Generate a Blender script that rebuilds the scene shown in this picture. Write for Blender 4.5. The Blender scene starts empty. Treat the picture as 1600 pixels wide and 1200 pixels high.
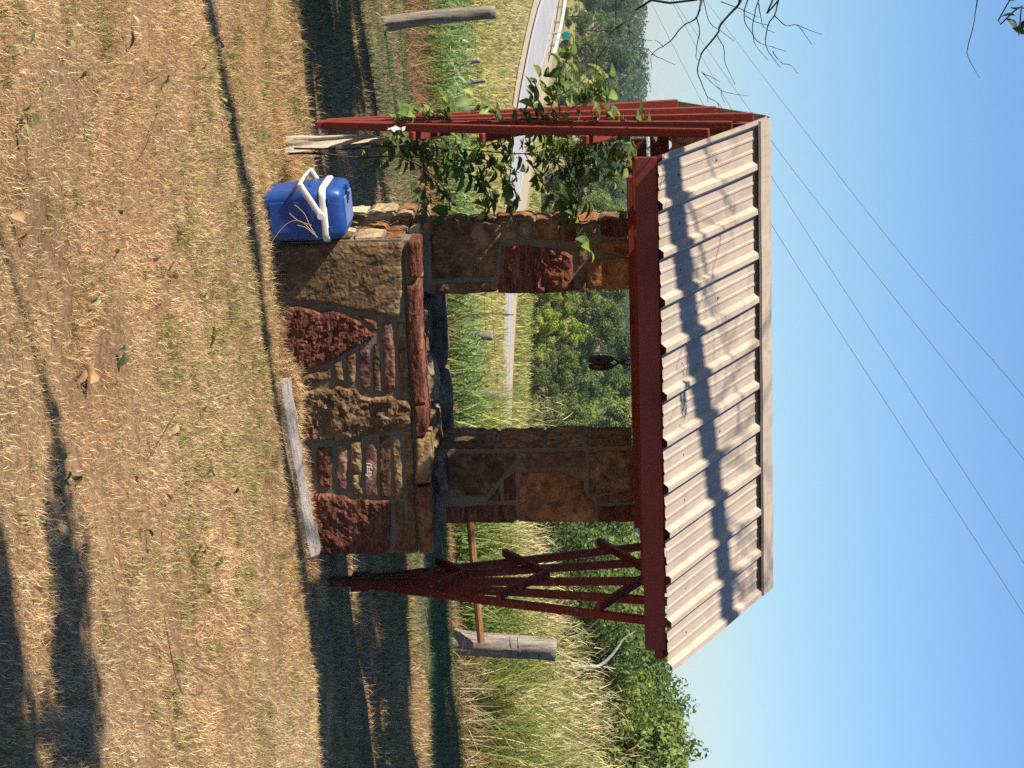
import bpy, bmesh, math, random
import numpy as np
from mathutils import Vector, Matrix, noise
from mathutils.geometry import delaunay_2d_cdt

# ------------------------------------------------------------------ camera
scene = bpy.context.scene
COL = scene.collection
FPX, EYE = 3560.0, 1.6                      # long phone lens, eye height
PITCH, ROLL = 0.0520, 0.0224
R_ = Vector((1, 0, 0)); F_ = Vector((0, math.cos(PITCH), -math.sin(PITCH))); U_ = Vector((0, math.sin(PITCH), math.cos(PITCH)))
CR = R_ * math.cos(ROLL) - U_ * math.sin(ROLL)
CU = R_ * math.sin(ROLL) + U_ * math.cos(ROLL)
cam_d = bpy.data.cameras.new('camera'); cam = bpy.data.objects.new('camera', cam_d); COL.objects.link(cam)
cam_d.sensor_fit = 'HORIZONTAL'; cam_d.sensor_width = 36.0; cam_d.lens = 36.0 * FPX / 1600.0
cam_d.clip_start = 0.05; cam_d.clip_end = 8000
# the phone was held so that the picture lies on its side: world up points to the right of the frame
X_, Y_, Z_ = CU, -CR, -F_
cam.matrix_world = Matrix(((X_.x, Y_.x, Z_.x, 0), (X_.y, Y_.y, Z_.y, 0), (X_.z, Y_.z, Z_.z, EYE), (0, 0, 0, 1)))
scene.camera = cam

# ------------------------------------------------------------------ light
SUN_AZ = math.radians(25.8)                 # direction the light travels, from +X towards +Y
SUN_EL = math.radians(39.2)
world = bpy.data.worlds.new('World'); scene.world = world; world.use_nodes = True
wn = world.node_tree; wn.nodes.clear()
wo = wn.nodes.new('ShaderNodeOutputWorld'); bg = wn.nodes.new('ShaderNodeBackground'); sky = wn.nodes.new('ShaderNodeTexSky')
sky.sky_type = 'NISHITA'; sky.sun_disc = False
sky.sun_elevation = SUN_EL
SX, SY = -math.cos(SUN_AZ), -math.sin(SUN_AZ)
sky.sun_rotation = math.atan2(SX, SY)
sky.altitude = 1500; sky.air_density = 1.2; sky.dust_density = 0.6; sky.ozone_density = 8.8
bg.inputs['Strength'].default_value = 0.070
wn.links.new(sky.outputs[0], bg.inputs[0]); wn.links.new(bg.outputs[0], wo.inputs[0])
sd = bpy.data.lights.new('sun', 'SUN'); sun = bpy.data.objects.new('sun', sd); COL.objects.link(sun)
sd.energy = 5.0; sd.angle = math.radians(0.53); sd.color = (1.0, 0.90, 0.76)
TR = Vector((math.cos(SUN_AZ) * math.cos(SUN_EL), math.sin(SUN_AZ) * math.cos(SUN_EL), -math.sin(SUN_EL)))
sun.rotation_euler = TR.to_track_quat('-Z', 'Y').to_euler(); sun.location = (-20, -12, 20)
scene.view_settings.view_transform = 'Standard'; scene.view_settings.look = 'None'
scene.view_settings.gamma = 1.0; scene.view_settings.exposure = 1.08; scene.view_settings.use_curve_mapping = False
scene.render.engine = 'CYCLES'
scene.cycles.max_bounces = 6; scene.cycles.diffuse_bounces = 3; scene.cycles.transmission_bounces = 4; scene.cycles.transparent_max_bounces = 4
scene.cycles.use_denoising = False; scene.cycles.sample_clamp_indirect = 1.5

rng = np.random.default_rng(7); random.seed(7)

# ------------------------------------------------------------------ layout helpers
PSI = 0.2542; WX, WY = -0.656, 10.110       # the well: front left corner and yaw
AX = Vector((math.cos(PSI), math.sin(PSI), 0)); BX = Vector((-math.sin(PSI), math.cos(PSI), 0)); WO = Vector((WX, WY, 0))
def W(a, b, z): return WO + AX * a + BX * b + Vector((0, 0, z))
def ray(x, y): return F_ * FPX + CR * (y - 600.0) + CU * (x - 800.0)
def at(x, y, Y):
    d = ray(x, y); return Vector((0, 0, EYE)) + d * (Y / d.y)
def wl(x, y, b):                            # sight line met with the well's own plane b -> (a, b, z)
    d = ray(x, y); O = Vector((0, 0, EYE)) - WO
    t = (b - O.dot(BX)) / d.dot(BX); P = O + d * t
    return Vector((P.dot(AX), b, P.z))
def wla(x, y, a):                           # the same with a plane across the well
    d = ray(x, y); O = Vector((0, 0, EYE)) - WO
    t = (a - O.dot(AX)) / d.dot(AX); P = O + d * t
    return Vector((a, P.dot(BX), P.z))

PROF = np.array([(-60, 0), (19, 0), (24, -.45), (30, -.9), (50, -1.9), (75, -2.75), (140, -2.95), (200, -3.3), (300, -2.4), (450, .5), (700, 2.5), (1100, 3), (4000, 3)])
def hgt(X, Y):
    X = np.asarray(X, float); Y = np.asarray(Y, float)
    z = np.interp(Y, PROF[:, 0], PROF[:, 1])
    fade = np.clip((30 - Y) / 14, 0, 1)
    z = z + .066 * np.clip(X + .65, -2.2, 3.5) * fade
    near = np.clip((40 - Y) / 20, 0, 1)
    z = z + near * (.008 * np.sin(X * 3.1 + Y * 1.7) + .006 * np.sin(X * 7.3 - Y * 5.1) + .004 * np.sin(X * 13.7 + Y * 11.3))
    return z
def hz(X, Y): return float(hgt(X, Y))
def ground_at(x, y):
    d = ray(x, y); t = EYE / -d.z if d.z < 0 else 1
    P = Vector((0, 0, EYE))
    lo, hi = 1.0, 400.0
    for _ in range(50):
        m = (lo + hi) / 2; q = P + d * (m / d.y)
        if q.z > hz(q.x, q.y): lo = m
        else: hi = m
    return P + d * (lo / d.y)

# ------------------------------------------------------------------ materials
def new_mat(name):
    m = bpy.data.materials.new(name); m.use_nodes = True
    nt = m.node_tree; b = nt.nodes['Principled BSDF']; return m, nt, b
def N(nt, t, **kw):
    n = nt.nodes.new(t)
    for k, v in kw.items():
        if k in n.inputs: n.inputs[k].default_value = v
        else: setattr(n, k, v)
    return n
def ramp(nt, fac, stops):
    r = nt.nodes.new('ShaderNodeValToRGB'); e = r.color_ramp.elements
    while len(e) < len(stops): e.new(0.5)
    for i, (p, c) in enumerate(stops): e[i].position = p; e[i].color = (*c, 1)
    nt.links.new(fac, r.inputs[0]); return r.outputs[0]
def mixc(nt, fac, a, b, mode='MIX'):
    m = nt.nodes.new('ShaderNodeMix'); m.data_type = 'RGBA'; m.blend_type = mode
    if isinstance(fac, (int, float)): m.inputs[0].default_value = fac
    else: nt.links.new(fac, m.inputs[0])
    for i, v in ((6, a), (7, b)):
        if isinstance(v, tuple): m.inputs[i].default_value = (*v, 1)
        else: nt.links.new(v, m.inputs[i])
    return m.outputs[2]
def tex_noise(nt, vec, scale, detail=6, rough=.6, dist=0.0):
    n = N(nt, 'ShaderNodeTexNoise', Scale=scale, Detail=detail, Roughness=rough, Distortion=dist)
    if vec is not None: nt.links.new(vec, n.inputs['Vector'])
    return n.outputs[0]
def bump(nt, b, hgts, strength, dist):
    prev = None
    for h, s, d in zip(hgts, strength, dist):
        n = N(nt, 'ShaderNodeBump', Strength=s, Distance=d); nt.links.new(h, n.inputs['Height'])
        if prev: nt.links.new(prev, n.inputs['Normal'])
        prev = n.outputs[0]
    nt.links.new(prev, b.inputs['Normal'])
def objcoord(nt, world=False):
    if world:
        g = nt.nodes.new('ShaderNodeNewGeometry'); return g.outputs['Position']
    t = nt.nodes.new('ShaderNodeTexCoord'); return t.outputs['Object']
def mapped(nt, vec, scale, rot=(0, 0, 0)):
    m = nt.nodes.new('ShaderNodeMapping'); m.inputs['Scale'].default_value = scale; m.inputs['Rotation'].default_value = rot
    nt.links.new(vec, m.inputs[0]); return m.outputs[0]

def stone_mat(name, c1, c2, c3, blot=None, strata=False):
    m, nt, b = new_mat(name); v = objcoord(nt)
    if strata: vs = mapped(nt, v, (1, 1, 6))
    else: vs = v
    big = tex_noise(nt, vs, 4.5, 9, .68, .9); fine = tex_noise(nt, v, 60, 8, .7); med = tex_noise(nt, vs, 22, 6, .65, .3)
    c = ramp(nt, big, [(.36, c1), (.5, c2), (.64, c3)])
    c = mixc(nt, ramp(nt, med, [(.44, (0, 0, 0)), (.60, (.65, .65, .65))]), c, blot or tuple(x * .45 for x in c1))
    oi = nt.nodes.new('ShaderNodeObjectInfo')
    hs = N(nt, 'ShaderNodeHueSaturation', Saturation=1.0)
    mr = N(nt, 'ShaderNodeMapRange'); mr.inputs['To Min'].default_value = .78; mr.inputs['To Max'].default_value = 1.2
    nt.links.new(oi.outputs['Random'], mr.inputs['Value']); nt.links.new(mr.outputs[0], hs.inputs['Value'])
    nt.links.new(c, hs.inputs['Color'])
    c2_ = mixc(nt, .35, hs.outputs[0], ramp(nt, fine, [(.3, (.35, .35, .35)), (.7, (1.5, 1.5, 1.5))]), 'MULTIPLY')
    nt.links.new(c2_, b.inputs['Base Color']); b.inputs['Roughness'].default_value = .9; b.inputs['Specular IOR Level'].default_value = .2
    bump(nt, b, [med, fine], [.7, .6], [.012, .004]); return m
ST = {
 'red': stone_mat('red_sandstone', (.075, .022, .012), (.145, .050, .028), (.23, .098, .058), strata=True),
 'brown': stone_mat('brown_sandstone', (.070, .038, .020), (.155, .088, .044), (.26, .160, .085)),
 'tan': stone_mat('tan_sandstone', (.10, .058, .028), (.215, .128, .056), (.35, .23, .11), (.055, .038, .026)),
 'orange': stone_mat('orange_sandstone', (.13, .052, .019), (.24, .105, .040), (.35, .175, .076)),
 'grey': stone_mat('grey_stone', (.10, .078, .052), (.19, .155, .11), (.30, .25, .185)),
 'rose': stone_mat('rose_stone', (.13, .060, .040), (.215, .105, .072), (.31, .165, .12)),
 'cream': stone_mat('cream_stone', (.26, .185, .105), (.40, .30, .18), (.54, .43, .28), (.15, .10, .06)),
}
def mortar_mat():
    m, nt, b = new_mat('mortar'); v = objcoord(nt)
    n1 = tex_noise(nt, v, 9); n2 = tex_noise(nt, v, 90, 8, .7)
    nt.links.new(mixc(nt, .5, ramp(nt, n1, [(.3, (.12, .090, .055)), (.7, (.20, .158, .105))]), ramp(nt, n2, [(.3, (.5, .5, .5)), (.7, (1.2, 1.2, 1.2))]), 'MULTIPLY'), b.inputs['Base Color'])
    b.inputs['Roughness'].default_value = .95; bump(nt, b, [tex_noise(nt, v, 28, 6, .7), n2], [.8, .7], [.015, .004]); return m
MORTAR = mortar_mat()
def paint_mat(name, c, dirt, wear=(.35, .3, .26), rough=.45, wear_at=.70):
    m, nt, b = new_mat(name); v = objcoord(nt)
    n1 = tex_noise(nt, v, 5, 6, .6); n2 = tex_noise(nt, mapped(nt, v, (3, 30, 3)), 8, 8, .7); n3 = tex_noise(nt, v, 40, 8, .75)
    c_ = mixc(nt, ramp(nt, n1, [(.35, (0, 0, 0)), (.75, (.8, .8, .8))]), c, dirt)
    c_ = mixc(nt, ramp(nt, n3, [(wear_at, (0, 0, 0)), (wear_at + .04, (.8, .8, .8))]), c_, wear)
    nt.links.new(c_, b.inputs['Base Color']); b.inputs['Roughness'].default_value = rough + .1; b.inputs['Specular IOR Level'].default_value = .22
    bump(nt, b, [n2, n3], [.3, .25], [.004, .002]); return m
RED = paint_mat('red_barn_paint', (.185, .030, .020), (.10, .017, .012), (.22, .13, .095), .5, .665)
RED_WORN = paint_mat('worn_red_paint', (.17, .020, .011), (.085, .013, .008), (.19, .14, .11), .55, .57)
def sheet_metal():
    m, nt, b = new_mat('tan_sheet_metal'); v = objcoord(nt)
    n1 = tex_noise(nt, mapped(nt, v, (3, 3, 3)), 2, 8, .7, .5); n2 = tex_noise(nt, mapped(nt, v, (30, 2, 2)), 3, 6, .7); n3 = tex_noise(nt, v, 70, 6, .8)
    c = ramp(nt, n1, [(.3, (.31, .248, .195)), (.7, (.42, .345, .275))])
    c = mixc(nt, ramp(nt, n2, [(.45, (0, 0, 0)), (.8, (.5, .5, .5))]), c, (.235, .185, .145))
    c = mixc(nt, ramp(nt, n3, [(.66, (0, 0, 0)), (.74, (.55, .55, .55))]), c, (.22, .17, .13))
    nt.links.new(c, b.inputs['Base Color']); b.inputs['Roughness'].default_value = .5; b.inputs['Specular IOR Level'].default_value = .4
    bump(nt, b, [n1], [.12], [.006]); return m
METAL = sheet_metal()
def wood_mat(name, c1, c2, c3, axis=2, scale=1.0):
    m, nt, b = new_mat(name); v = objcoord(nt)
    s = [22.0 * scale] * 3; s[axis] = 1.6 * scale
    g = tex_noise(nt, mapped(nt, v, tuple(s)), 1.6, 8, .7, .8); f = tex_noise(nt, mapped(nt, v, tuple(x * 3 for x in s)), 2.2, 8, .75, .3)
    nt.links.new(mixc(nt, .6, ramp(nt, g, [(.28, c1), (.5, c2), (.72, c3)]), ramp(nt, f, [(.33, (.22, .2, .18)), (.48, (.9, .9, .9)), (.75, (1.35, 1.35, 1.35))]), 'MULTIPLY'), b.inputs['Base Color'])
    b.inputs['Roughness'].default_value = .9; b.inputs['Specular IOR Level'].default_value = .2
    bump(nt, b, [g, f], [.8, .9], [.02, .01]); return m
GREYWOOD_X = wood_mat('weathered_timber', (.19, .165, .14), (.36, .325, .285), (.52, .475, .425), 0)
GREYWOOD_Z = wood_mat('weathered_post_wood', (.10, .085, .07), (.25, .215, .18), (.46, .41, .35), 2)
BLEACHED = wood_mat('bleached_wood', (.30, .27, .24), (.48, .44, .39), (.62, .58, .52), 2)
BARK = wood_mat('bark', (.035, .028, .022), (.07, .055, .043), (.12, .10, .08), 2)
TWIG = wood_mat('dead_twig', (.028, .023, .02), (.05, .042, .036), (.085, .07, .06), 2)
RUST = wood_mat('rusty_pipe', (.12, .05, .02), (.27, .13, .045), (.42, .24, .09), 0)
def plain(name, c, rough=.5, spec=.5, var=.12, metallic=0.0, nscale=25):
    m, nt, b = new_mat(name); v = objcoord(nt); n = tex_noise(nt, v, nscale, 6, .65)
    lo = tuple(x * (1 - var) for x in c); hi = tuple(min(1, x * (1 + var)) for x in c)
    nt.links.new(ramp(nt, n, [(.3, lo), (.7, hi)]), b.inputs['Base Color'])
    b.inputs['Roughness'].default_value = rough; b.inputs['Specular IOR Level'].default_value = spec; b.inputs['Metallic'].default_value = metallic
    bump(nt, b, [n], [.06], [.002]); return m
BLUE = plain('blue_plastic', (.008, .050, .215), .36, .5, .14)
def scuffed(m, c):
    nt = m.node_tree; b = nt.nodes['Principled BSDF']; src = b.inputs['Base Color'].links[0].from_socket; v = objcoord(nt)
    n1 = tex_noise(nt, mapped(nt, v, (60, 60, 8), (.4, .2, .3)), 2.2, 8, .8); n2 = tex_noise(nt, v, 6, 8, .75)
    f = mixc(nt, 1.0, ramp(nt, n1, [(.60, (0, 0, 0)), (.66, (.5, .5, .5))]), ramp(nt, n2, [(.42, (.1, .1, .1)), (.62, (1, 1, 1))]), 'MULTIPLY')
    nt.links.new(mixc(nt, f, src, c), b.inputs['Base Color']); nt.links.new(ramp(nt, n2, [(.3, (.30, .30, .30)), (.7, (.6, .6, .6))]), b.inputs['Roughness'])
scuffed(BLUE, (.16, .19, .30))
WHITE = plain('white_plastic', (.66, .62, .54), .45, .5, .12)
SCUFF = plain('dusty_lid', (.10, .14, .30), .6, .4, .25)
BLACK = plain('black_iron', (.012, .012, .013), .55, .4, .3)
SHEAVE = plain('wooden_sheave', (.10, .045, .02), .7, .3, .3)
CLOTH = plain('faded_canvas', (.44, .40, .31), .95, .1, .22, nscale=30)
RAG = plain('white_rag', (.46, .41, .34), .9, .1, .15)
CHALK = plain('white_paint_scrawl', (.55, .53, .47), .9, .1, .1)
ASPHALT = plain('worn_asphalt', (.31, .31, .31), .9, .2, .12, nscale=.5)
LINE = plain('road_paint', (.46, .46, .45), .8, .2, .1, nscale=3)
GALV = plain('galvanised_rail', (.46, .46, .45), .5, .5, .1, .3)
SIGN = plain('green_sign', (.0, .16, .13), .4, .5, .1)
WIRE = plain('wire', (.06, .06, .062), .6, .4, .1)
SCREW = plain('screw_head', (.10, .075, .05), .5, .5, .2, .4)
def leaf_mat(name, trans=.35, rough=.55, spec=.35):
    m, nt, b = new_mat(name)
    a = nt.nodes.new('ShaderNodeAttribute'); a.attribute_name = 'Col'
    oi = nt.nodes.new('ShaderNodeObjectInfo')
    hs = nt.nodes.new('ShaderNodeHueSaturation')
    mr = N(nt, 'ShaderNodeMapRange'); mr.inputs['To Min'].default_value = .82; mr.inputs['To Max'].default_value = 1.2
    nt.links.new(oi.outputs['Random'], mr.inputs['Value']); nt.links.new(mr.outputs[0], hs.inputs['Value'])
    nt.links.new(a.outputs['Color'], hs.inputs['Color'])
    col = hs.outputs[0]
    nt.links.new(col, b.inputs['Base Color']); b.inputs['Roughness'].default_value = rough; b.inputs['Specular IOR Level'].default_value = spec
    t = nt.nodes.new('ShaderNodeBsdfTranslucent'); nt.links.new(col, t.inputs['Color'])
    mx = nt.nodes.new('ShaderNodeMixShader'); mx.inputs[0].default_value = trans
    nt.links.new(b.outputs[0], mx.inputs[1]); nt.links.new(t.outputs[0], mx.inputs[2])
    nt.links.new(mx.outputs[0], nt.nodes['Material Output'].inputs[0]); return m
LEAF = leaf_mat('leaf', .42); GRASS = leaf_mat('grass_blade', .25, .7, .2)

# ------------------------------------------------------------------ object helpers
def link(name, me, mat=None, parent=None, smooth=False):
    if mat is not None and not me.materials: me.materials.append(mat)
    if smooth: me.polygons.foreach_set('use_smooth', [True] * len(me.polygons))
    o = bpy.data.objects.new(name, me); COL.objects.link(o)
    if parent is not None: o.parent = parent
    return o
def mesh(name, V, Fc, mat=None, parent=None, smooth=False):
    me = bpy.data.meshes.new(name); me.from_pydata([tuple(v) for v in V], [], [tuple(f) for f in Fc]); me.update()
    return link(name, me, mat, parent, smooth)
def tag(o, label=None, cat=None, group=None, kind=None):
    if label: o['label'] = label
    if cat: o['category'] = cat
    if group: o['group'] = group
    if kind: o['kind'] = kind
    return o
def empty(name, loc=(0, 0, 0), rz=0.0):
    o = bpy.data.objects.new(name, None); COL.objects.link(o); o.location = loc; o.rotation_euler = (0, 0, rz); o.empty_display_size = .1; return o
class MB:
    def __init__(s): s.v = []; s.f = []
    def add(s, V, Fc):
        k = len(s.v); s.v += [tuple(v) for v in V]; s.f += [tuple(i + k for i in f) for f in Fc]; return s
    def box(s, a, b):
        x0, y0, z0 = a; x1, y1, z1 = b
        return s.add([(x0, y0, z0), (x1, y0, z0), (x1, y1, z0), (x0, y1, z0), (x0, y0, z1), (x1, y0, z1), (x1, y1, z1), (x0, y1, z1)],
                     [(0, 3, 2, 1), (4, 5, 6, 7), (0, 1, 5, 4), (1, 2, 6, 5), (2, 3, 7, 6), (3, 0, 4, 7)])
    def bar(s, p, q, w, t, up=Vector((0, 0, 1)), taper=1.0):
        p = Vector(p); q = Vector(q); d = (q - p).normalized(); sd = d.cross(up)
        if sd.length < 1e-4: sd = d.cross(Vector((1, 0, 0)))
        sd.normalize(); n = sd.cross(d); V = []
        for c, k in ((p, 1), (q, taper)):
            for i, j in ((-1, -1), (1, -1), (1, 1), (-1, 1)): V.append(c + sd * (w / 2 * i * k) + n * (t / 2 * j * k))
        return s.add(V, [(0, 1, 2, 3), (7, 6, 5, 4), (0, 4, 5, 1), (1, 5, 6, 2), (2, 6, 7, 3), (3, 7, 4, 0)])
    def tube(s, pts, rad, n=7, cap=True):
        pts = [Vector(p) for p in pts]
        if not isinstance(rad, (list, tuple)): rad = [rad] * len(pts)
        V = []; Fc = []; ref = Vector((.31, .77, .55))
        for i, p in enumerate(pts):
            d = (pts[min(i + 1, len(pts) - 1)] - pts[max(i - 1, 0)]).normalized()
            u = d.cross(ref); u = u.normalized() if u.length > 1e-4 else d.orthogonal().normalized(); w = d.cross(u)
            for k in range(n):
                t = 2 * math.pi * k / n; V.append(p + (u * math.cos(t) + w * math.sin(t)) * rad[i])
        for i in range(len(pts) - 1):
            for k in range(n):
                a = i * n + k; b = i * n + (k + 1) % n; Fc.append((a, b, b + n, a + n))
        if cap: Fc.append(tuple(range(n - 1, -1, -1))); Fc.append(tuple((len(pts) - 1) * n + k for k in range(n)))
        return s.add(V, Fc)
    def build(s, name, mat, parent=None, smooth=False): return mesh(name, s.v, s.f, mat, parent, smooth)
def bevel(o, w=.004, seg=2):
    m = o.modifiers.new('bevel', 'BEVEL'); m.width = w; m.segments = seg; m.limit_method = 'ANGLE'; m.angle_limit = math.radians(35); return o
def smooth_curve(pts, n=6):
    P = [Vector(p) for p in pts]; out = []
    for i in range(len(P) - 1):
        p0, p1, p2, p3 = P[max(i - 1, 0)], P[i], P[i + 1], P[min(i + 2, len(P) - 1)]
        for k in range(n):
            t = k / n
            out.append(.5 * ((2 * p1) + (p2 - p0) * t + (2 * p0 - 5 * p1 + 4 * p2 - p3) * t * t + (3 * p1 - p0 - 3 * p2 + p3) * t ** 3))
    out.append(P[-1]); return out
def fast_mesh(name, V, faces4=None, faces3=None, cols=None):
    me = bpy.data.meshes.new(name); V = np.asarray(V, np.float32)
    me.vertices.add(len(V)); me.vertices.foreach_set('co', V.ravel())
    idx = []; st = []; tot = []; k = 0
    if faces4 is not None and len(faces4):
        f = np.asarray(faces4, np.int32); idx.append(f.ravel()); st.append(np.arange(len(f)) * 4 + k); k += len(f) * 4
    if faces3 is not None and len(faces3):
        f = np.asarray(faces3, np.int32); idx.append(f.ravel()); st.append(np.arange(len(f)) * 3 + k); k += len(f) * 3
    idx = np.concatenate(idx); st = np.concatenate(st).astype(np.int32)
    me.loops.add(len(idx)); me.loops.foreach_set('vertex_index', idx)
    me.polygons.add(len(st)); me.polygons.foreach_set('loop_start', st)
    me.update(calc_edges=True); me.validate()
    if cols is not None:
        at_ = me.color_attributes.new('Col', 'FLOAT_COLOR', 'POINT'); c = np.ones((len(V), 4), np.float32); c[:, :3] = cols
        at_.data.foreach_set('color', c.ravel())
    return me

# ------------------------------------------------------------------ ground
def ground():
    ys = np.unique(np.concatenate([np.linspace(-6, 4, 12), np.linspace(4, 22, 110), np.geomspace(22, 3500, 70)]))
    s = np.concatenate([np.linspace(0, 4, 34), np.geomspace(4.2, 2500, 50)]); xs = np.concatenate([-s[::-1], s[1:]])
    Xg, Yg = np.meshgrid(xs, ys); Zg = hgt(Xg, Yg)
    V = np.stack([Xg.ravel(), Yg.ravel(), Zg.ravel()], 1); nx = len(xs); ny = len(ys)
    i, j = np.meshgrid(np.arange(nx - 1), np.arange(ny - 1)); a = (j * nx + i).ravel()
    F4 = np.stack([a, a + 1, a + nx + 1, a + nx], 1)
    me = fast_mesh('ground', V, F4)
    m, nt, b = new_mat('ground_cover'); p = objcoord(nt, True)
    n1 = tex_noise(nt, p, 1.3, 8, .7); n2 = tex_noise(nt, p, 30, 8, .75); n3 = tex_noise(nt, mapped(nt, p, (.12, .05, .1)), 1.0, 8, .7, .5)
    lawn = mixc(nt, ramp(nt, n1, [(.35, (0, 0, 0)), (.65, (1, 1, 1))]), (.175, .108, .058), (.30, .195, .105))
    lawn = mixc(nt, .7, lawn, ramp(nt, n2, [(.3, (.3, .3, .3)), (.7, (1.4, 1.4, 1.4))]), 'MULTIPLY')
    field = mixc(nt, ramp(nt, n3, [(.35, (0, 0, 0)), (.65, (1, 1, 1))]), (.20, .19, .055), (.30, .25, .10))
    field = mixc(nt, .6, field, ramp(nt, tex_noise(nt, p, 4, 8, .8), [(.3, (.45, .45, .45)), (.7, (1.4, 1.4, 1.4))]), 'MULTIPLY')
    sx = nt.nodes.new('ShaderNodeSeparateXYZ'); nt.links.new(p, sx.inputs[0])
    mr = N(nt, 'ShaderNodeMapRange'); mr.inputs['From Min'].default_value = 19; mr.inputs['From Max'].default_value = 30; nt.links.new(sx.outputs[1], mr.inputs[0])
    nt.links.new(mixc(nt, mr.outputs[0], lawn, field), b.inputs['Base Color']); b.inputs['Roughness'].default_value = 1; b.inputs['Specular IOR Level'].default_value = .1
    bump(nt, b, [n2], [.6], [.02])
    tag(link('ground', me, m, smooth=True), kind='structure')
ground()

# road beyond the field
ROADC = [(60, 70), (30, 73), (14, 73), (3, 76), (-3.5, 81.5), (-8.5, 90), (-13, 103), (-17.5, 118), (-23.5, 141), (-34, 178), (-60, 250), (-110, 360)]
def road():
    c = smooth_curve([(x, y, 0) for x, y in ROADC], 8); hw = 1.75
    def strip(o0, o1, dz):
        V = []
        for i, p in enumerate(c):
            d = (c[min(i + 1, len(c) - 1)] - c[max(i - 1, 0)]).normalized(); n = Vector((d.y, -d.x, 0))
            for o in (o0, o1):
                q = p + n * o; V.append((q.x, q.y, max(hz(q.x, q.y), hz(p.x, p.y)) + dz))
        return V, [(2 * i, 2 * i + 1, 2 * i + 3, 2 * i + 2) for i in range(len(c) - 1)]
    V, Fc = strip(-hw, hw, .10); r = tag(mesh('road', V, Fc, ASPHALT), kind='structure')
    for o in (-hw + .12, hw - .3):
        V, Fc = strip(o, o + .16, .11); mesh('edge_line', V, Fc, LINE, r)
    V, Fc = strip(-.04, .04, .11); mesh('centre_line', V, Fc, plain('faded_line', (.36, .355, .33), .9, .2, .15, nscale=2), r)
    # pale gravel shoulder
    gm, nt, b = new_mat('gravel'); n = tex_noise(nt, objcoord(nt, True), 3, 8, .8)
    nt.links.new(ramp(nt, n, [(.3, (.26, .20, .12)), (.7, (.42, .35, .24))]), b.inputs['Base Color']); b.inputs['Roughness'].default_value = 1
    V, Fc = strip(-hw - .9, -hw, .05); tag(mesh('verge', V, Fc, gm), kind='structure')
    V, Fc = strip(hw, hw + 2.2, .05); tag(mesh('verge', V, Fc, gm), kind='structure')
road()

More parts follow.
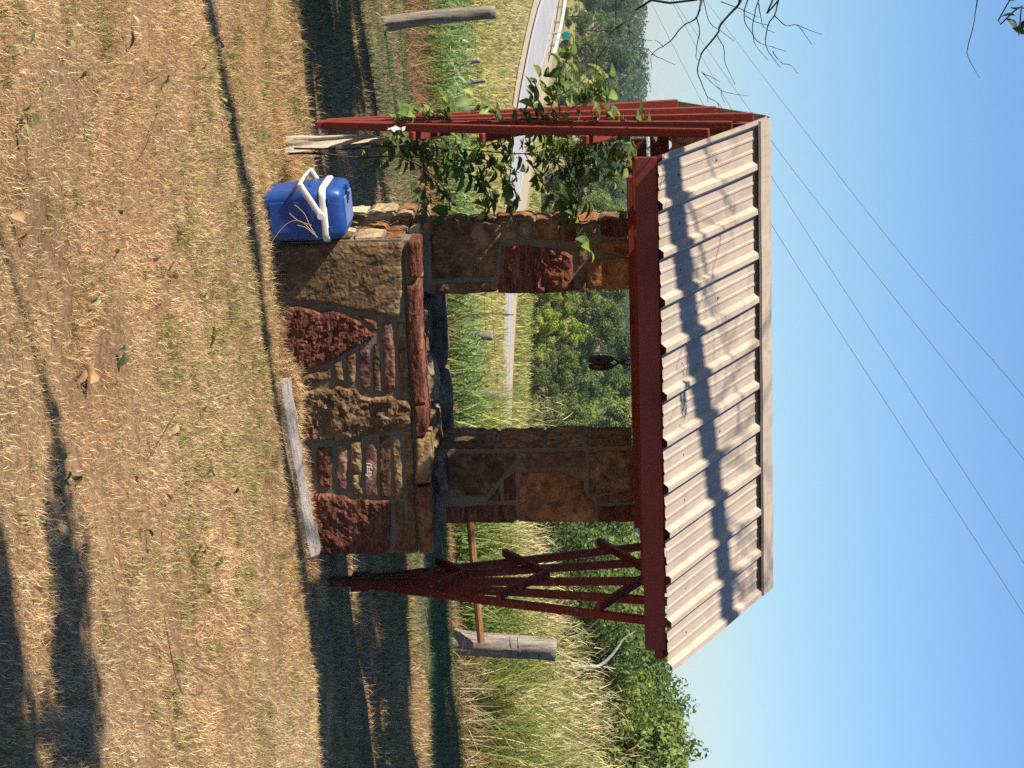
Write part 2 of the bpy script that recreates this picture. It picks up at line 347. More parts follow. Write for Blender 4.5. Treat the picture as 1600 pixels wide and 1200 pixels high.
# ------------------------------------------------------------------ the well
def fbm(p, s, o=5, H=.9): return noise.fractal(Vector(p) * s, H, 2.1, o)
def facet(u, v, S, seed):
    """chipped look: every cell of the face is a small plane with a tilt of its own"""
    q = Vector((u * S, v * S, seed * 7.3)); d, pt = noise.voronoi(q); c = noise.cell_vector(pt[0] * 53.7) - Vector((.5, .5, .5)); r_ = q - pt[0]
    return 2.2 * (c.x * r_.x + c.y * r_.y) + .8 * c.z
def stone(name, poly, M, mat, parent, thick=.018, rough=.010, seed=0, sp=.014, back=.03, strata=None):
    """One stone: an uneven face over its own outline, with sides running back into the mortar."""
    r = random.Random(seed); pts = []
    n = len(poly)
    area = sum(poly[i][0] * poly[(i + 1) % n][1] - poly[(i + 1) % n][0] * poly[i][1] for i in range(n))
    if area < 0: poly = poly[::-1]
    for i in range(n):
        a = Vector(poly[i]); b = Vector(poly[(i + 1) % n]); k = max(1, int((b - a).length / sp))
        for j in range(k):
            p = a.lerp(b, j / k); w = fbm((p.x, p.y, seed * 3.7), 35, 3) * .0045
            nrm = Vector((b.y - a.y, a.x - b.x)); nrm = nrm.normalized() if nrm.length > 0 else nrm
            pts.append(p + nrm * (w - .001))
    m = len(pts); A = np.array([(p.x, p.y) for p in pts])
    lo = A.min(0); hi = A.max(0); inner = []
    B = np.roll(A, -1, 0)
    def dist(q):
        d = B - A; t = np.clip(((q - A) * d).sum(1) / np.maximum((d * d).sum(1), 1e-12), 0, 1)
        return np.sqrt((((A + d * t[:, None]) - q) ** 2).sum(1)).min()
    def inside(q):
        c = ((A[:, 1] > q[1]) != (B[:, 1] > q[1]))
        if not c.any(): return False
        xs = A[c, 0] + (q[1] - A[c, 1]) / (B[c, 1] - A[c, 1]) * (B[c, 0] - A[c, 0])
        return (xs > q[0]).sum() % 2 == 1
    # a row just inside the rim keeps the arris crisp
    y = lo[1]
    while y < hi[1]:
        x = lo[0]
        while x < hi[0]:
            q = np.array((x + r.uniform(-.35, .35) * sp, y + r.uniform(-.35, .35) * sp))
            if inside(q) and dist(q) > .35 * sp: inner.append(q)
            x += sp
        y += sp
    allp = [Vector((p[0], p[1])) for p in A] + [Vector((q[0], q[1])) for q in inner]
    ov, oe, of, _, _, _ = delaunay_2d_cdt(allp, [], [list(range(m))], 1, 1e-6)
    V = []
    s_ = strata or (1.0, 1.0, 0.0)
    ca, sa = math.cos(s_[2]), math.sin(s_[2])
    for i, p in enumerate(ov):
        q = np.array((p.x, p.y)); d = 0 if i < m else dist(q)
        edge = 1 - math.exp(-d / .0045)
        u = (p.x * ca + p.y * sa) * s_[0]; v = (-p.x * sa + p.y * ca) * s_[1]
        big = fbm((u, v, seed * 1.3), 6, 3); fine = fbm((p.x, p.y, seed + 9), 75, 3)
        wu = u + .012 * fbm((u, v, seed), 22, 3); wv = v + .012 * fbm((u, v, seed + 40), 22, 3)
        f1 = facet(wu, wv, 8.5, seed); f2 = facet(wu, wv, 24, seed + 3); q_ = big * 2.6; ter = (math.floor(q_) + min(1, max(0, (q_ - math.floor(q_) - .42) / .16))) / 2.6
        h = thick * (.45 + .55 * edge) + rough * edge * (1.0 * ter + .62 * f1 + .50 * f2 + .30 * fine)
        V.append(M(p.x, p.y, h))
    k = len(ov); bk = []
    for i in range(m): V.append(M(A[i][0], A[i][1], -back))
    Fc = [tuple(f) for f in of]
    for i in range(m): Fc.append((i, k + i, k + (i + 1) % m, (i + 1) % m))
    o = mesh(name, V, Fc, ST[mat], parent, False)
    return o

well = empty('stone_well', (WX, WY, 0), PSI)
tag(well, 'roofed stone well with red sandstone walls, two pillars and tan metal roof', 'well')
CL, CD, CH = 1.4685, .85, .6725             # curb length, depth, height
def front(b0): return lambda p, q, h: (p, b0 - h, q)
def left(a0): return lambda p, q, h: (a0 - h, p, q)
def right(a0): return lambda p, q, h: (a0 + h, p, q)
def rear(b0): return lambda p, q, h: (p, b0 + h, q)

# masonry core of the curb (a hollow box open at the top)
def curb_core():
    z0, z1 = -.25, .597; t = .24
    o = [(0, 0), (CL, 0), (CL, CD), (0, CD)]; i = [(t, t), (CL - t, t), (CL - t, CD - t), (t, CD - t)]
    V = [(x, y, z0) for x, y in o] + [(x, y, z1) for x, y in o] + [(x, y, z0) for x, y in i] + [(x, y, z1) for x, y in i]
    Fc = []
    for k in range(4):
        n = (k + 1) % 4
        Fc += [(k, n, n + 4, k + 4), (k + 8, k + 12, n + 12, n + 8), (k + 4, n + 4, n + 12, k + 12)]
    return mesh('curb', V, Fc, MORTAR, well)
curb = curb_core()
def cv(ox, oy, s, pts, b): return [(lambda v: (v.x, v.z))(wl(ox + x / s, oy + y / s, b)) for x, y in pts]
c1 = lambda pts: cv(400, 250, 5, pts, 0); c2 = lambda pts: cv(400, 470, 5, pts, 0); c3 = lambda pts: cv(400, 660, 5, pts, 0)
FRONT = [
 ('tan', c1([(20, 655), (560, 650), (1150, 635), (1150, 990)]) + c2([(1135, 125), (980, 100), (780, 70), (630, 35)]) + c1([(600, 1128), (380, 1097), (20, 1080)]), .018, .0065, (1.0, .45, .5)),
 ('red', c2([(60, 70), (200, 42), (330, 40), (420, 60), (510, 90), (580, 68), (690, 95), (790, 150), (860, 200), (925, 265), (900, 300), (800, 345), (690, 410), (600, 470), (500, 500), (400, 535), (300, 545), (200, 480), (60, 300)]), .022, .015, (2.2, .55, .9)),
 ('orange', c2([(800, 120), (945, 150), (945, 215), (930, 225), (870, 180)]), .012, .006, None),
 ('tan', c2([(330, 600), (450, 560), (575, 530), (585, 600), (480, 635), (360, 655), (300, 655)]), .014, .010, None),
 ('tan', c2([(610, 490), (670, 468), (690, 620), (630, 628)]), .012, .008, None),
 ('tan', c2([(705, 430), (785, 405), (775, 635), (715, 640)]), .012, .008, None),
 ('rose', c2([(805, 390), (880, 362), (900, 500), (893, 690), (825, 670), (810, 520)]), .013, .009, None),
 ('brown', c2([(925, 330), (960, 328), (975, 500), (978, 705), (920, 710), (915, 480)]), .010, .007, None),
 ('rose', c2([(988, 172), (1060, 170), (1085, 350), (1090, 685), (1010, 690), (990, 400)]), .012, .006, (.4, 1.6, 0)),
 ('brown', c2([(1100, 168), (1160, 170), (1180, 350), (1205, 735), (1130, 740), (1115, 500)]), .010, .006, None),
 ('brown', c2([(300, 760), (380, 700), (480, 685), (590, 690), (640, 660), (720, 680), (790, 690), (830, 740), (900, 755), (1050, 740), (1100, 770), (1190, 775), (1215, 830), (1220, 960), (1150, 990), (1050, 1010), (940, 1030), (800, 1055), (640, 1090), (560, 1080), (460, 1095), (330, 1070), (300, 900)]), .026, .018, None),
 ('brown', c3([(330, 180), (430, 195), (440, 350), (435, 510), (340, 515), (335, 350)]), .012, .008, None),
 ('red', c3([(475, 195), (590, 195), (595, 260), (570, 330), (600, 440), (590, 500), (500, 500), (480, 400), (470, 280)]), .015, .009, None),
 ('rose', c3([(640, 180), (710, 178), (712, 300), (710, 520), (650, 520), (632, 380)]), .014, .008, None),
 ('tan', c3([(740, 150), (825, 145), (830, 280), (825, 390), (750, 395), (738, 280)]), .014, .008, None),
 ('tan', c3([(755, 402), (815, 402), (835, 560), (770, 565), (750, 480)]), .011, .010, None),
 ('rose', c3([(860, 140), (940, 180), (950, 400), (955, 575), (860, 570), (850, 420), (858, 250)]), .010, .003, None),
 ('brown', c3([(962, 105), (1045, 105), (1050, 350), (1055, 590), (975, 590), (965, 300)]), .010, .005, (.4, 1.5, 0)),
 ('tan', c3([(1075, 105), (1130, 100), (1140, 350), (1155, 500), (1160, 780), (1090, 775), (1080, 500)]), .009, .006, None),
 ('orange', c3([(1160, 70), (1215, 60), (1230, 250), (1240, 770), (1190, 770), (1175, 400)]), .010, .005, (.4, 1.5, 0)),
 ('red', c3([(385, 560), (460, 548), (600, 555), (690, 570), (740, 595), (860, 600), (1050, 610), (1055, 800), (1045, 990), (1020, 1015), (700, 1025), (360, 1035), (300, 1000), (300, 560)]), .022, .014, (1.8, .55, 2.2)),
 ('orange', c3([(1105, 795), (1245, 795), (1255, 900), (1250, 1018), (1100, 1018), (1085, 980), (1110, 880)]), .014, .006, (.4, 1.5, 0)),
]
for k, (mt, poly, th, ro, sta) in enumerate(FRONT): stone('stone', poly, front(0), mt, curb, th, ro, 11 + k, strata=sta, sp=.0095)
# cap stones along the front, solid slabs
CAPS = [('red', c1([(1190, 632), (1277, 632), (1287, 905), (1262, 925), (1200, 900)])),
 ('red', c1([(1178, 975), (1285, 970)]) + c2([(1290, 200), (1310, 500), (1332, 795), (1235, 808), (1215, 600), (1190, 200)])),
 ('red', c2([(1237, 817), (1333, 802), (1345, 1000), (1320, 1055), (1245, 1050)])),
 ('tan', c3([(1250, 115), (1355, 120), (1370, 300), (1368, 458), (1245, 470), (1255, 300)])),
 ('orange', c3([(1255, 495), (1372, 500), (1385, 750), (1388, 1012), (1285, 1015), (1265, 760)]))]
def cap_stone(poly, mt, seed):
    o = stone('cap_stone', poly, front(-.012), mt, curb, .014, .005, seed, sp=.010, back=.20, strata=(.35, 1.6, 0)); return o
for k, (mt, poly) in enumerate(CAPS): cap_stone(poly, mt, 71 + k)
# mortar bed behind the front caps
MB().box((.01, .02, .5968), (CL - .01, .20, .652)).build('mortar_bed', MORTAR, curb)

def block(name, lo, hi, mt, parent, seed=0, rough=.008, n=None, round_=.012):
    """A rough block stone: a subdivided box pushed about by noise."""
    lo = Vector(lo); hi = Vector(hi); d = hi - lo
    bm = bmesh.new(); seg = [max(2, min(16, int(x / .028))) for x in d]; V = {}
    def key(i, j, k):
        if (i, j, k) not in V:
            p = Vector((lo.x + d.x * i / seg[0], lo.y + d.y * j / seg[1], lo.z + d.z * k / seg[2]))
            c = (lo + hi) / 2; q = p - c; f = [abs(q[t]) / (d[t] / 2) for t in range(3)]
            e = sorted(f)[1]; s = max(0, e - .6) / .4
            q = Vector([q[t] - math.copysign(min(round_, d[t] * .18) * s * s, q[t]) for t in range(3)])
            nv = q.normalized(); w = fbm(tuple(p + Vector((seed * 3.1, seed * 1.7, 0))), 11, 4) * rough * 1.5 + fbm(tuple(p + Vector((seed, 0, 7))), 45, 3) * rough * .5
            V[(i, j, k)] = bm.verts.new(c + q + nv * w)
        return V[(i, j, k)]
    I, J, K = seg
    for i in range(I):
        for j in range(J): bm.faces.new([key(i, j, 0), key(i, j + 1, 0), key(i + 1, j + 1, 0), key(i + 1, j, 0)]); bm.faces.new([key(i, j, K), key(i + 1, j, K), key(i + 1, j + 1, K), key(i, j + 1, K)])
    for i in range(I):
        for k in range(K): bm.faces.new([key(i, 0, k), key(i + 1, 0, k), key(i + 1, 0, k + 1), key(i, 0, k + 1)]); bm.faces.new([key(i, J, k), key(i, J, k + 1), key(i + 1, J, k + 1), key(i + 1, J, k)])
    for j in range(J):
        for k in range(K): bm.faces.new([key(0, j, k), key(0, j, k + 1), key(0, j + 1, k + 1), key(0, j + 1, k)]); bm.faces.new([key(I, j, k), key(I, j + 1, k), key(I, j + 1, k + 1), key(I, j, k + 1)])
    me = bpy.data.meshes.new(name); bm.to_mesh(me); bm.free()
    return link(name, me, ST[mt] if isinstance(mt, str) else mt, parent)

# side and rear walls: coursed rubble
def courses(M, p0, p1, z0, z1, parent, seed, mats, hmin=.05, hmax=.12, wmin=.10, wmax=.3):
    r = random.Random(seed); z = z0
    while z < z1 - .03:
        h = min(r.uniform(hmin, hmax), z1 - z); p = p0
        while p < p1 - .03:
            w = min(r.uniform(wmin, wmax), p1 - p)
            if p1 - p - w < .06: w = p1 - p
            g = .007; j = lambda: r.uniform(-.006, .006)
            if w > .03 and h > .025:
                poly = [(p + g + j(), z + g + j()), (p + w / 2, z + g + j()), (p + w - g + j(), z + g + j()), (p + w - g + j(), z + h / 2), (p + w - g + j(), z + h - g + j()), (p + w / 2, z + h - g + j()), (p + g + j(), z + h - g + j())]
                stone('stone', poly, M, r.choice(mats), parent, r.uniform(.008, .022), r.uniform(.005, .010), r.randint(1, 999), sp=.024)
            p += w
        z += h
courses(left(0), 0.01, CD, -.02, .60, curb, 3, ['tan', 'cream', 'brown', 'orange', 'cream'], .09, .22, .06, .17)
courses(right(CL), 0, CD, -.02, .60, curb, 4, ['red', 'brown', 'orange', 'tan'])
courses(rear(CD), 0, CL, -.05, .60, curb, 5, ['red', 'brown', 'orange', 'tan'], .07, .16, .15, .4)
# caps on the side walls and the rear
block('cap_stone', (-.012, .192, .598), (.26, .335, .664), 'cream', curb, 31)
block('cap_stone', (-.014, .345, .598), (.26, .60, .662), 'brown', curb, 32)
block('cap_stone', (-.010, .61, .598), (.25, .862, .668), 'tan', curb, 33)
block('cap_stone', (1.22, .215, .598), (CL + .012, .52, .664), 'orange', curb, 34)
block('cap_stone', (1.22, .53, .598), (CL + .014, .862, .668), 'red', curb, 35)
block('cap_stone', (.335, .30, .598), (.60, .46, .680), 'tan', curb, 36, .016)
block('cap_stone', (.61, .29, .598), (.85, .45, .690), 'cream', curb, 37, .018)
block('cap_stone', (.86, .30, .598), (1.07, .46, .695), 'tan', curb, 38, .018)
block('cap_stone', (.30, .66, .598), (.78, .862, .722), 'grey', curb, 39, .006)
block('cap_stone', (.79, .66, .598), (1.21, .862, .728), 'grey', curb, 40, .006)

# pillars
PB, PD = .30, .32
def pillar(a0, a1, z0, z1):
    return MB().box((a0, PB, z0), (a1, PB + PD, z1)).build('pillar', MORTAR, well)
ptop = wl(1000, 400, PB).z
c4 = lambda pts: cv(660, 300, 4, pts, PB); c5 = lambda pts: cv(660, 560, 4, pts, PB)
LP0, LP1 = .012, wl(850, 455, PB).x - .012
RP0, RP1 = wl(800, 701, PB).x, wl(850, 816, PB).x - .012
ptop = 1.600
pl = pillar(LP0, LP1, .655, ptop); pr = pillar(RP0, RP1, .655, ptop)
LEFTP = [
 ('brown', [(50, 205), (200, 200), (400, 190), (490, 200), (495, 260), (470, 400), (445, 525), (300, 530), (60, 540)], .016, .008),
 ('brown', [(80, 580), (250, 565), (430, 560), (430, 625), (250, 638), (85, 635)], .012, .006),
 ('red', [(500, 340), (640, 335), (790, 350), (900, 375), (940, 400), (945, 610), (880, 620), (740, 635), (600, 630), (475, 630), (470, 590), (495, 450)], .020, .020),
 ('brown', [(510, 190), (600, 185), (610, 290), (520, 290)], .012, .007),
 ('grey', [(620, 230), (685, 195), (692, 292), (635, 300)], .012, .007),
 ('orange', [(705, 180), (850, 175), (870, 300), (700, 295)], .013, .006),
 ('red', [(880, 180), (960, 170), (965, 310), (885, 310)], .012, .006),
 ('tan', [(970, 290), (1020, 240), (1025, 420), (985, 470), (968, 470)], .012, .006),
 ('brown', [(1030, 180), (1095, 190), (1095, 270), (1035, 270)], .012, .006),
 ('red', [(1110, 180), (1220, 170), (1310, 175), (1310, 270), (1150, 280), (1110, 260)], .015, .011),
 ('orange', [(1120, 305), (1310, 300), (1310, 385), (1125, 390)], .012, .005),
 ('orange', [(1040, 425), (1310, 410), (1312, 610), (1035, 610)], .014, .004),
 ('brown', [(975, 490), (1025, 480), (1025, 625), (970, 625)], .012, .005)]
for k, (mt, p, th, ro) in enumerate(LEFTP): stone('stone', c4(p), front(PB), mt, pl, th, ro, 101 + k, strata=(1.5, .6, 2.3) if ro > .015 else None)
RIGHTP = [
 ('brown', [(150, 592), (590, 600), (570, 650), (470, 770), (400, 850), (150, 865)], .014, .005),
 ('red', [(410, 885), (480, 800), (490, 890)], .010, .004),
 ('red', [(510, 760), (580, 705), (585, 885), (510, 885)], .010, .004),
 ('red', [(150, 930), (580, 915), (590, 1000), (570, 1025), (170, 1025), (150, 1000)], .014, .004),
 ('brown', [(610, 590), (1010, 580), (1020, 675), (640, 680)], .013, .005),
 ('orange', [(615, 715), (840, 705), (940, 745), (1000, 760), (1020, 860), (1080, 920), (1075, 1000), (1040, 1020), (640, 1020), (605, 980)], .017, .006),
 ('brown', [(1035, 585), (1340, 575), (1340, 810), (1040, 855)], .014, .006),
 ('brown', [(1085, 870), (1340, 815), (1340, 895), (1100, 905)], .011, .004),
 ('red', [(1100, 925), (1345, 915), (1345, 1020), (1100, 1020)], .013, .004)]
for k, (mt, p, th, ro) in enumerate(RIGHTP): stone('stone', c5(p), front(PB), mt, pr, th, ro, 131 + k, strata=(.5, 1.6, 0))
courses(left(LP0), PB, PB + PD, .66, ptop, pl, 21, ['tan', 'orange', 'rose', 'brown'], .07, .22, .14, .32)
courses(right(LP1), PB, PB + PD, .66, ptop, pl, 22, ['brown', 'red', 'tan'], .07, .22, .14, .32)
courses(left(RP0), PB, PB + PD, .66, ptop, pr, 23, ['brown', 'tan', 'orange'], .12, .32, .2, .32)
courses(right(RP1), PB, PB + PD, .66, ptop, pr, 24, ['brown', 'red', 'tan'], .07, .22, .14, .32)
courses(rear(PB + PD), LP0, LP1, .66, ptop, pl, 25, ['brown', 'red', 'tan'], .1, .25, .15, .32)
courses(rear(PB + PD), RP0, RP1, .66, ptop, pr, 26, ['brown', 'red', 'tan'], .1, .25, .15, .32)

# white scrawl on the pinkish stone
def scrawl():
    m = MB(); r = random.Random(4)
    P = lambda x, y: Vector((wl(x, y, -.0175).x, -.0175, wl(x, y, -.0175).z))
    L = [[(572.5, 724), (580, 726), (576, 730), (572.5, 729)], [(573, 731), (578, 731), (581, 730), (581, 733)], [(572.5, 734), (577, 735), (577, 733)], [(573, 737), (579, 737), (580, 739), (576, 739)],
         [(572, 740), (572, 743), (577, 742)], [(574, 743), (580, 742), (578, 744.5)], [(577, 745), (573, 742)], [(574, 727), (574, 741)]]
    for l in L: m.tube(smooth_curve([P(*q) for q in l], 3), [.0022] * ((len(l) - 1) * 3 + 1), 5)
    tag(m.build('paint_scrawl', CHALK, curb), 'small white paint scrawl on the pinkish stone')
scrawl()

# timber frame and roof
A0, A1 = -.4556, 1.7604; B0, RUN, ZE, RISE = -.748, 1.018, 1.7363, .486
BRUN, BRISE = .60, .41                      # the rear slope is shorter and steeper
def slope(side): return (RUN, RISE) if side < 0 else (BRUN, BRISE)
RIDGE_B, RIDGE_Z = B0 + RUN, ZE + RISE
roof = MB()
for i in range(5):                          # rafters
    a = A0 + .06 + (A1 - A0 - .12) * i / 4
    for s in (-1, 1):
        rn, rs = slope(s); roof.bar((a, RIDGE_B + s * (rn - .05), RIDGE_Z - rs - .042), (a, RIDGE_B + s * .02, RIDGE_Z - .058), .038, .075, Vector((1, 0, 0)))
roof.box((A0 + .02, RIDGE_B - .019, RIDGE_Z - .14), (A1 - .02, RIDGE_B + .019, RIDGE_Z - .035))
roof = roof.build('roof', RED, well)
tag(roof, 'gable roof on red rafters')
def roof_panel(i0, side):
    pitch = (A1 - A0) / 11; prof = []
    def rib(c, h, wb, wt): return [(c - wb / 2, 0), (c - wt / 2, h), (c + wt / 2, h), (c + wb / 2, 0)]
    n = 4 if i0 < 8 else 3
    n = min(4, 11 - i0)
    a = A0 + i0 * pitch
    for k in range(n):
        prof += rib(a + k * pitch, .021, .052, .022)
        prof += rib(a + k * pitch + pitch * .37, .0038, .020, .008); prof += rib(a + k * pitch + pitch * .65, .0038, .020, .008)
    prof += [(a + n * pitch - .029, 0), (a + n * pitch - .012, .0225), (a + n * pitch + .012, .0225), (a + n * pitch + .022, .008)]
    if i0 == 0: prof = [(p, h) for p, h in prof if p > A0 - .02]
    dz = .0015 * (i0 // 4)
    V = []; rows = 9
    up = Vector((0, -side * 0 , 1)); rn, rs = slope(side); nrm = Vector((0, side * rs, rn)).normalized()
    for layer in (0, -.0012):
        for r_ in range(rows):
            t = r_ / (rows - 1)
            base = Vector((0, RIDGE_B + side * (rn + .012) * (1 - t) + side * .004 * t, RIDGE_Z - rs - .006 + rs * t + dz))
            for p, h in prof:
                wob = .0016 * math.sin(p * 9 + t * 7 + i0) + .001 * math.sin(p * 31 + t * 3)
                V.append(Vector((p, base.y, base.z)) + nrm * (h + layer + wob))
    P = len(prof); Fc = []
    for l in range(2):
        o = l * P * rows
        for r_ in range(rows - 1):
            for k in range(P - 1):
                q = (o + r_ * P + k, o + r_ * P + k + 1, o + (r_ + 1) * P + k + 1, o + (r_ + 1) * P + k)
                flip = (side > 0) != (l == 1)
                Fc.append(q[::-1] if flip else q)
    o2 = P * rows
    for k in range(P - 1): Fc.append((k, o2 + k, o2 + k + 1, k + 1)); j = (rows - 1) * P + k; Fc.append((j, j + 1, o2 + j + 1, o2 + j))
    return mesh('roof_panel', V, Fc, METAL, roof)
for i0 in (0, 4, 8):
    for sd_ in (-1, 1): roof_panel(i0, sd_)
# ridge cap: a bent strip over the ribs
def ridge_cap():
    w = .118; z0 = RIDGE_Z + .030; V = []; Fc = []
    prof = [(-w, -.060), (-w, -.050), (-w * .72, -.036), (-w * .66, -.029), (-.016, -.004), (0, .0), (.016, -.004), (w * .66, -.029), (w * .72, -.036), (w, -.050), (w, -.060)]
    n = 14
    for lay in (0, -.0015):
        for i in range(n):
            a = A0 - .005 + (A1 - A0 + .01) * i / (n - 1); wob = .0014 * math.sin(i * 1.9)
            for b, z in prof: V.append((a, RIDGE_B + b, z0 + z + lay + wob))
    P = len(prof)
    for l in range(2):
        for i in range(n - 1):
            for k in range(P - 1):
                o = l * n * P; q = (o + i * P + k, o + (i + 1) * P + k, o + (i + 1) * P + k + 1, o + i * P + k + 1); Fc.append(q if l == 0 else q[::-1])
    return mesh('ridge_cap', V, Fc, METAL, roof)
ridge_cap()
sc_me = None
for row, (t, off) in enumerate(((.17, .5), (.52, .5))):
    for k in range(11):
        if row == 1 and k % 3: continue
        a = A0 + (k + off + .02) * (A1 - A0) / 11; b = B0 + RUN * t; z = ZE - .006 + RISE * t
        if sc_me is None:
            m = MB(); m.tube([(0, 0, -.002), (0, 0, .006)], .0055, 6); o = m.build('screw', SCREW, roof); sc_me = o.data
        else: o = link('screw', sc_me, None, roof)
        o.location = (a, b, z + .002); o.rotation_euler = (math.atan2(RISE, RUN), 0, 0)
# fascia boards, wall plates and tie beams
FR = wl(1010, 1016, B0 + .02).x; FL = wl(1010, 246, B0 + .02).x
bevel(MB().box((FL, B0 + .016, ZE - .100), (FR, B0 + .052, ZE - .010)).build('fascia', RED, roof), .003)
bevel(MB().box((FL, RIDGE_B + BRUN - .052, RIDGE_Z - BRISE - .095), (FR, RIDGE_B + BRUN - .016, RIDGE_Z - BRISE - .005)).build('fascia', RED, roof), .003)
bevel(MB().box((-.21, PB - .045, 1.602), (1.46, PB + .045, 1.690)).build('beam', RED, well), .004)
bevel(MB().box((-.21, PB + PD - .045, 1.602), (1.46, PB + PD + .045, 1.690)).build('beam', RED, well), .004)
bevel(MB().box((-.30, PB - .20, 1.628), (1.68, PB - .155, 1.700)).build('beam', RED, well), .004)
bevel(MB().box((-.30, PB + PD + .155, 1.628), (1.68, PB + PD + .20, 1.700)).build('beam', RED, well), .004)
bevel(MB().box((.72, PB + .05, 1.608), (.80, PB + PD - .05, 1.690)).build('beam', RED, well), .004)
for a in (-.16, 1.40): bevel(MB().box((a, B0 + .06, 1.692), (a + .045, RIDGE_B + BRUN - .06, 1.735)).build('beam', RED, well), .003)

# fan trellises closing each gable end
def roof_under(b): rn, rs = slope(b - RIDGE_B); return RIDGE_Z - abs(b - RIDGE_B) * rs / rn - .034
def trellis(a, zb, tops, mat, lab, base, side, bc=.36):
    t = MB()
    if base:
        t.box((a - .030, bc - .065, zb - .030), (a + .030, bc + .065, zb + .060)); t.box((a - .02, bc - .02, zb - .16), (a + .02, bc + .03, zb - .03))
    else: t.box((a - .016, bc - .04, zb - .012), (a + .016, bc + .04, zb + .05))
    t = t.build('trellis', mat, well); tag(t, lab); bevel(t, .004)
    n = len(tops); S = []
    for k, bt in enumerate(tops):
        p = Vector((a, bc + (k - (n - 1) / 2) * .020, zb + .03))
        q = Vector((a, bt, 1.72)); d = (q - p) / (q.z - p.z)
        z1 = p.z
        zt = 2.4
        for it in range(40):                # carry the slat on to the underside of the roof
            qq = p + d * (zt - p.z); zt = .5 * zt + .5 * roof_under(qq.y)
        qq = p + d * (zt - p.z); S.append((p, qq, d))
        off = Vector((.004 * (k % 2), 0, 0))
        m = MB(); mid = p.lerp(qq, .5) + Vector((.003 * (-1) ** k, .004 * math.sin(k * 2.3), 0))
        m.bar(p + off, mid + off, .026, .038, Vector((1, 0, 0))); m.bar(mid + off, qq + off, .026, .038, Vector((1, 0, 0)))
        bevel(m.build('slat', mat, t), .003, 1)
    at_z = lambda k, z: S[k][0] + S[k][2] * (z - S[k][0].z)
    for z, dz in ((1.44, .24), (.98, .20), (.66, .13)):
        for k in (0, n - 1):
            c = at_z(n // 2, z + dz); e = at_z(k, z); o = Vector((side * (.038 + .003 * (k > 0)), 0, 0)); ext = (e - c).normalized() * .03
            bevel(MB().bar(c + o - ext * .4, e + o + ext, .026, .040, Vector((1, 0, 0))).build('brace', mat, t), .003, 1)
    return t
trellis(A0 - .012, .20, [-.13, .09, .28, .50, .74], RED, 'sunlit red fan trellis under the left gable', False, 1, .40)
trellis(1.735, .27, [-.26, .02, .30, .58, .83], RED_WORN, 'dark worn red fan trellis under the right gable', True, -1)

# pulley hung from the beam
def pulley():
    c = wl(938, 567, .46); base = W(c.x, c.y, c.z)
    e = empty('well_pulley', base, PSI + .45); tag(e, 'black iron pulley hanging under the red beam over the well', 'pulley')
    for s in (-1, 1):
        V = []; n = 18
        for x in (s * .016, s * .026):
            for k in range(n):
                t = 2 * math.pi * k / n; V.append((x, math.sin(t) * .031, math.cos(t) * .062 + .004))
        Fc = [tuple(range(n)), tuple(range(2 * n - 1, n - 1, -1))] + [(k, n + k, n + (k + 1) % n, (k + 1) % n) for k in range(n)]
        bevel(mesh('cheek_plate', V, Fc, BLACK, e), .004, 2)
    V = []; n = 24; pr_ = [(-.012, .033), (-.004, .026), (.004, .026), (.012, .033)]
    for k in range(n):
        t = 2 * math.pi * k / n
        for x, r in pr_: V.append((x, math.sin(t) * r, math.cos(t) * r - .008))
    Fc = []
    for k in range(n):
        for j in range(3): a = k * 4 + j; b = ((k + 1) % n) * 4 + j; Fc.append((a, b, b + 1, a + 1))
    Fc += [tuple(k * 4 for k in range(n)), tuple(k * 4 + 3 for k in reversed(range(n)))]
    mesh('sheave', V, Fc, SHEAVE, e)
    MB().tube([(-.032, 0, -.008), (.032, 0, -.008)], .007, 8).build('axle', BLACK, e)
    m = MB(); m.tube(smooth_curve([(-.021, 0, .055), (-.016, 0, .072), (0, 0, .082), (.016, 0, .072), (.021, 0, .055)], 4), .006, 6); m.tube([(0, 0, .078), (0, 0, .100)], .009, 8); m.tube([(0, 0, .098), (0, 0, .116)], [.017, .015], 8)
    m.build('swivel', BLACK, e)
    zt = 1.69 - base.z
    m = MB()
    for s in (-1, 1): m.tube(smooth_curve([(s * .006, 0, .112), (s * .016, 0, .130), (s * .016, 0, .15), (s * .016, 0, zt)], 4), .003, 6)
    m.build('hanger_wire', BLACK, e)
pulley()

# dark loose stone on the curb before the right pillar
p_ = wl(690, 740, PB - .09); bl = block('loose_stone', (-.115, -.055, 0), (.115, .055, .062), 'grey', None, 55, .012, round_=.03)
bl.location = W(p_.x, PB - .095, .672); bl.rotation_euler = (0, 0, PSI + .05)
tag(bl, 'dark grey rounded stone lying on the curb before the right pillar', 'stone')

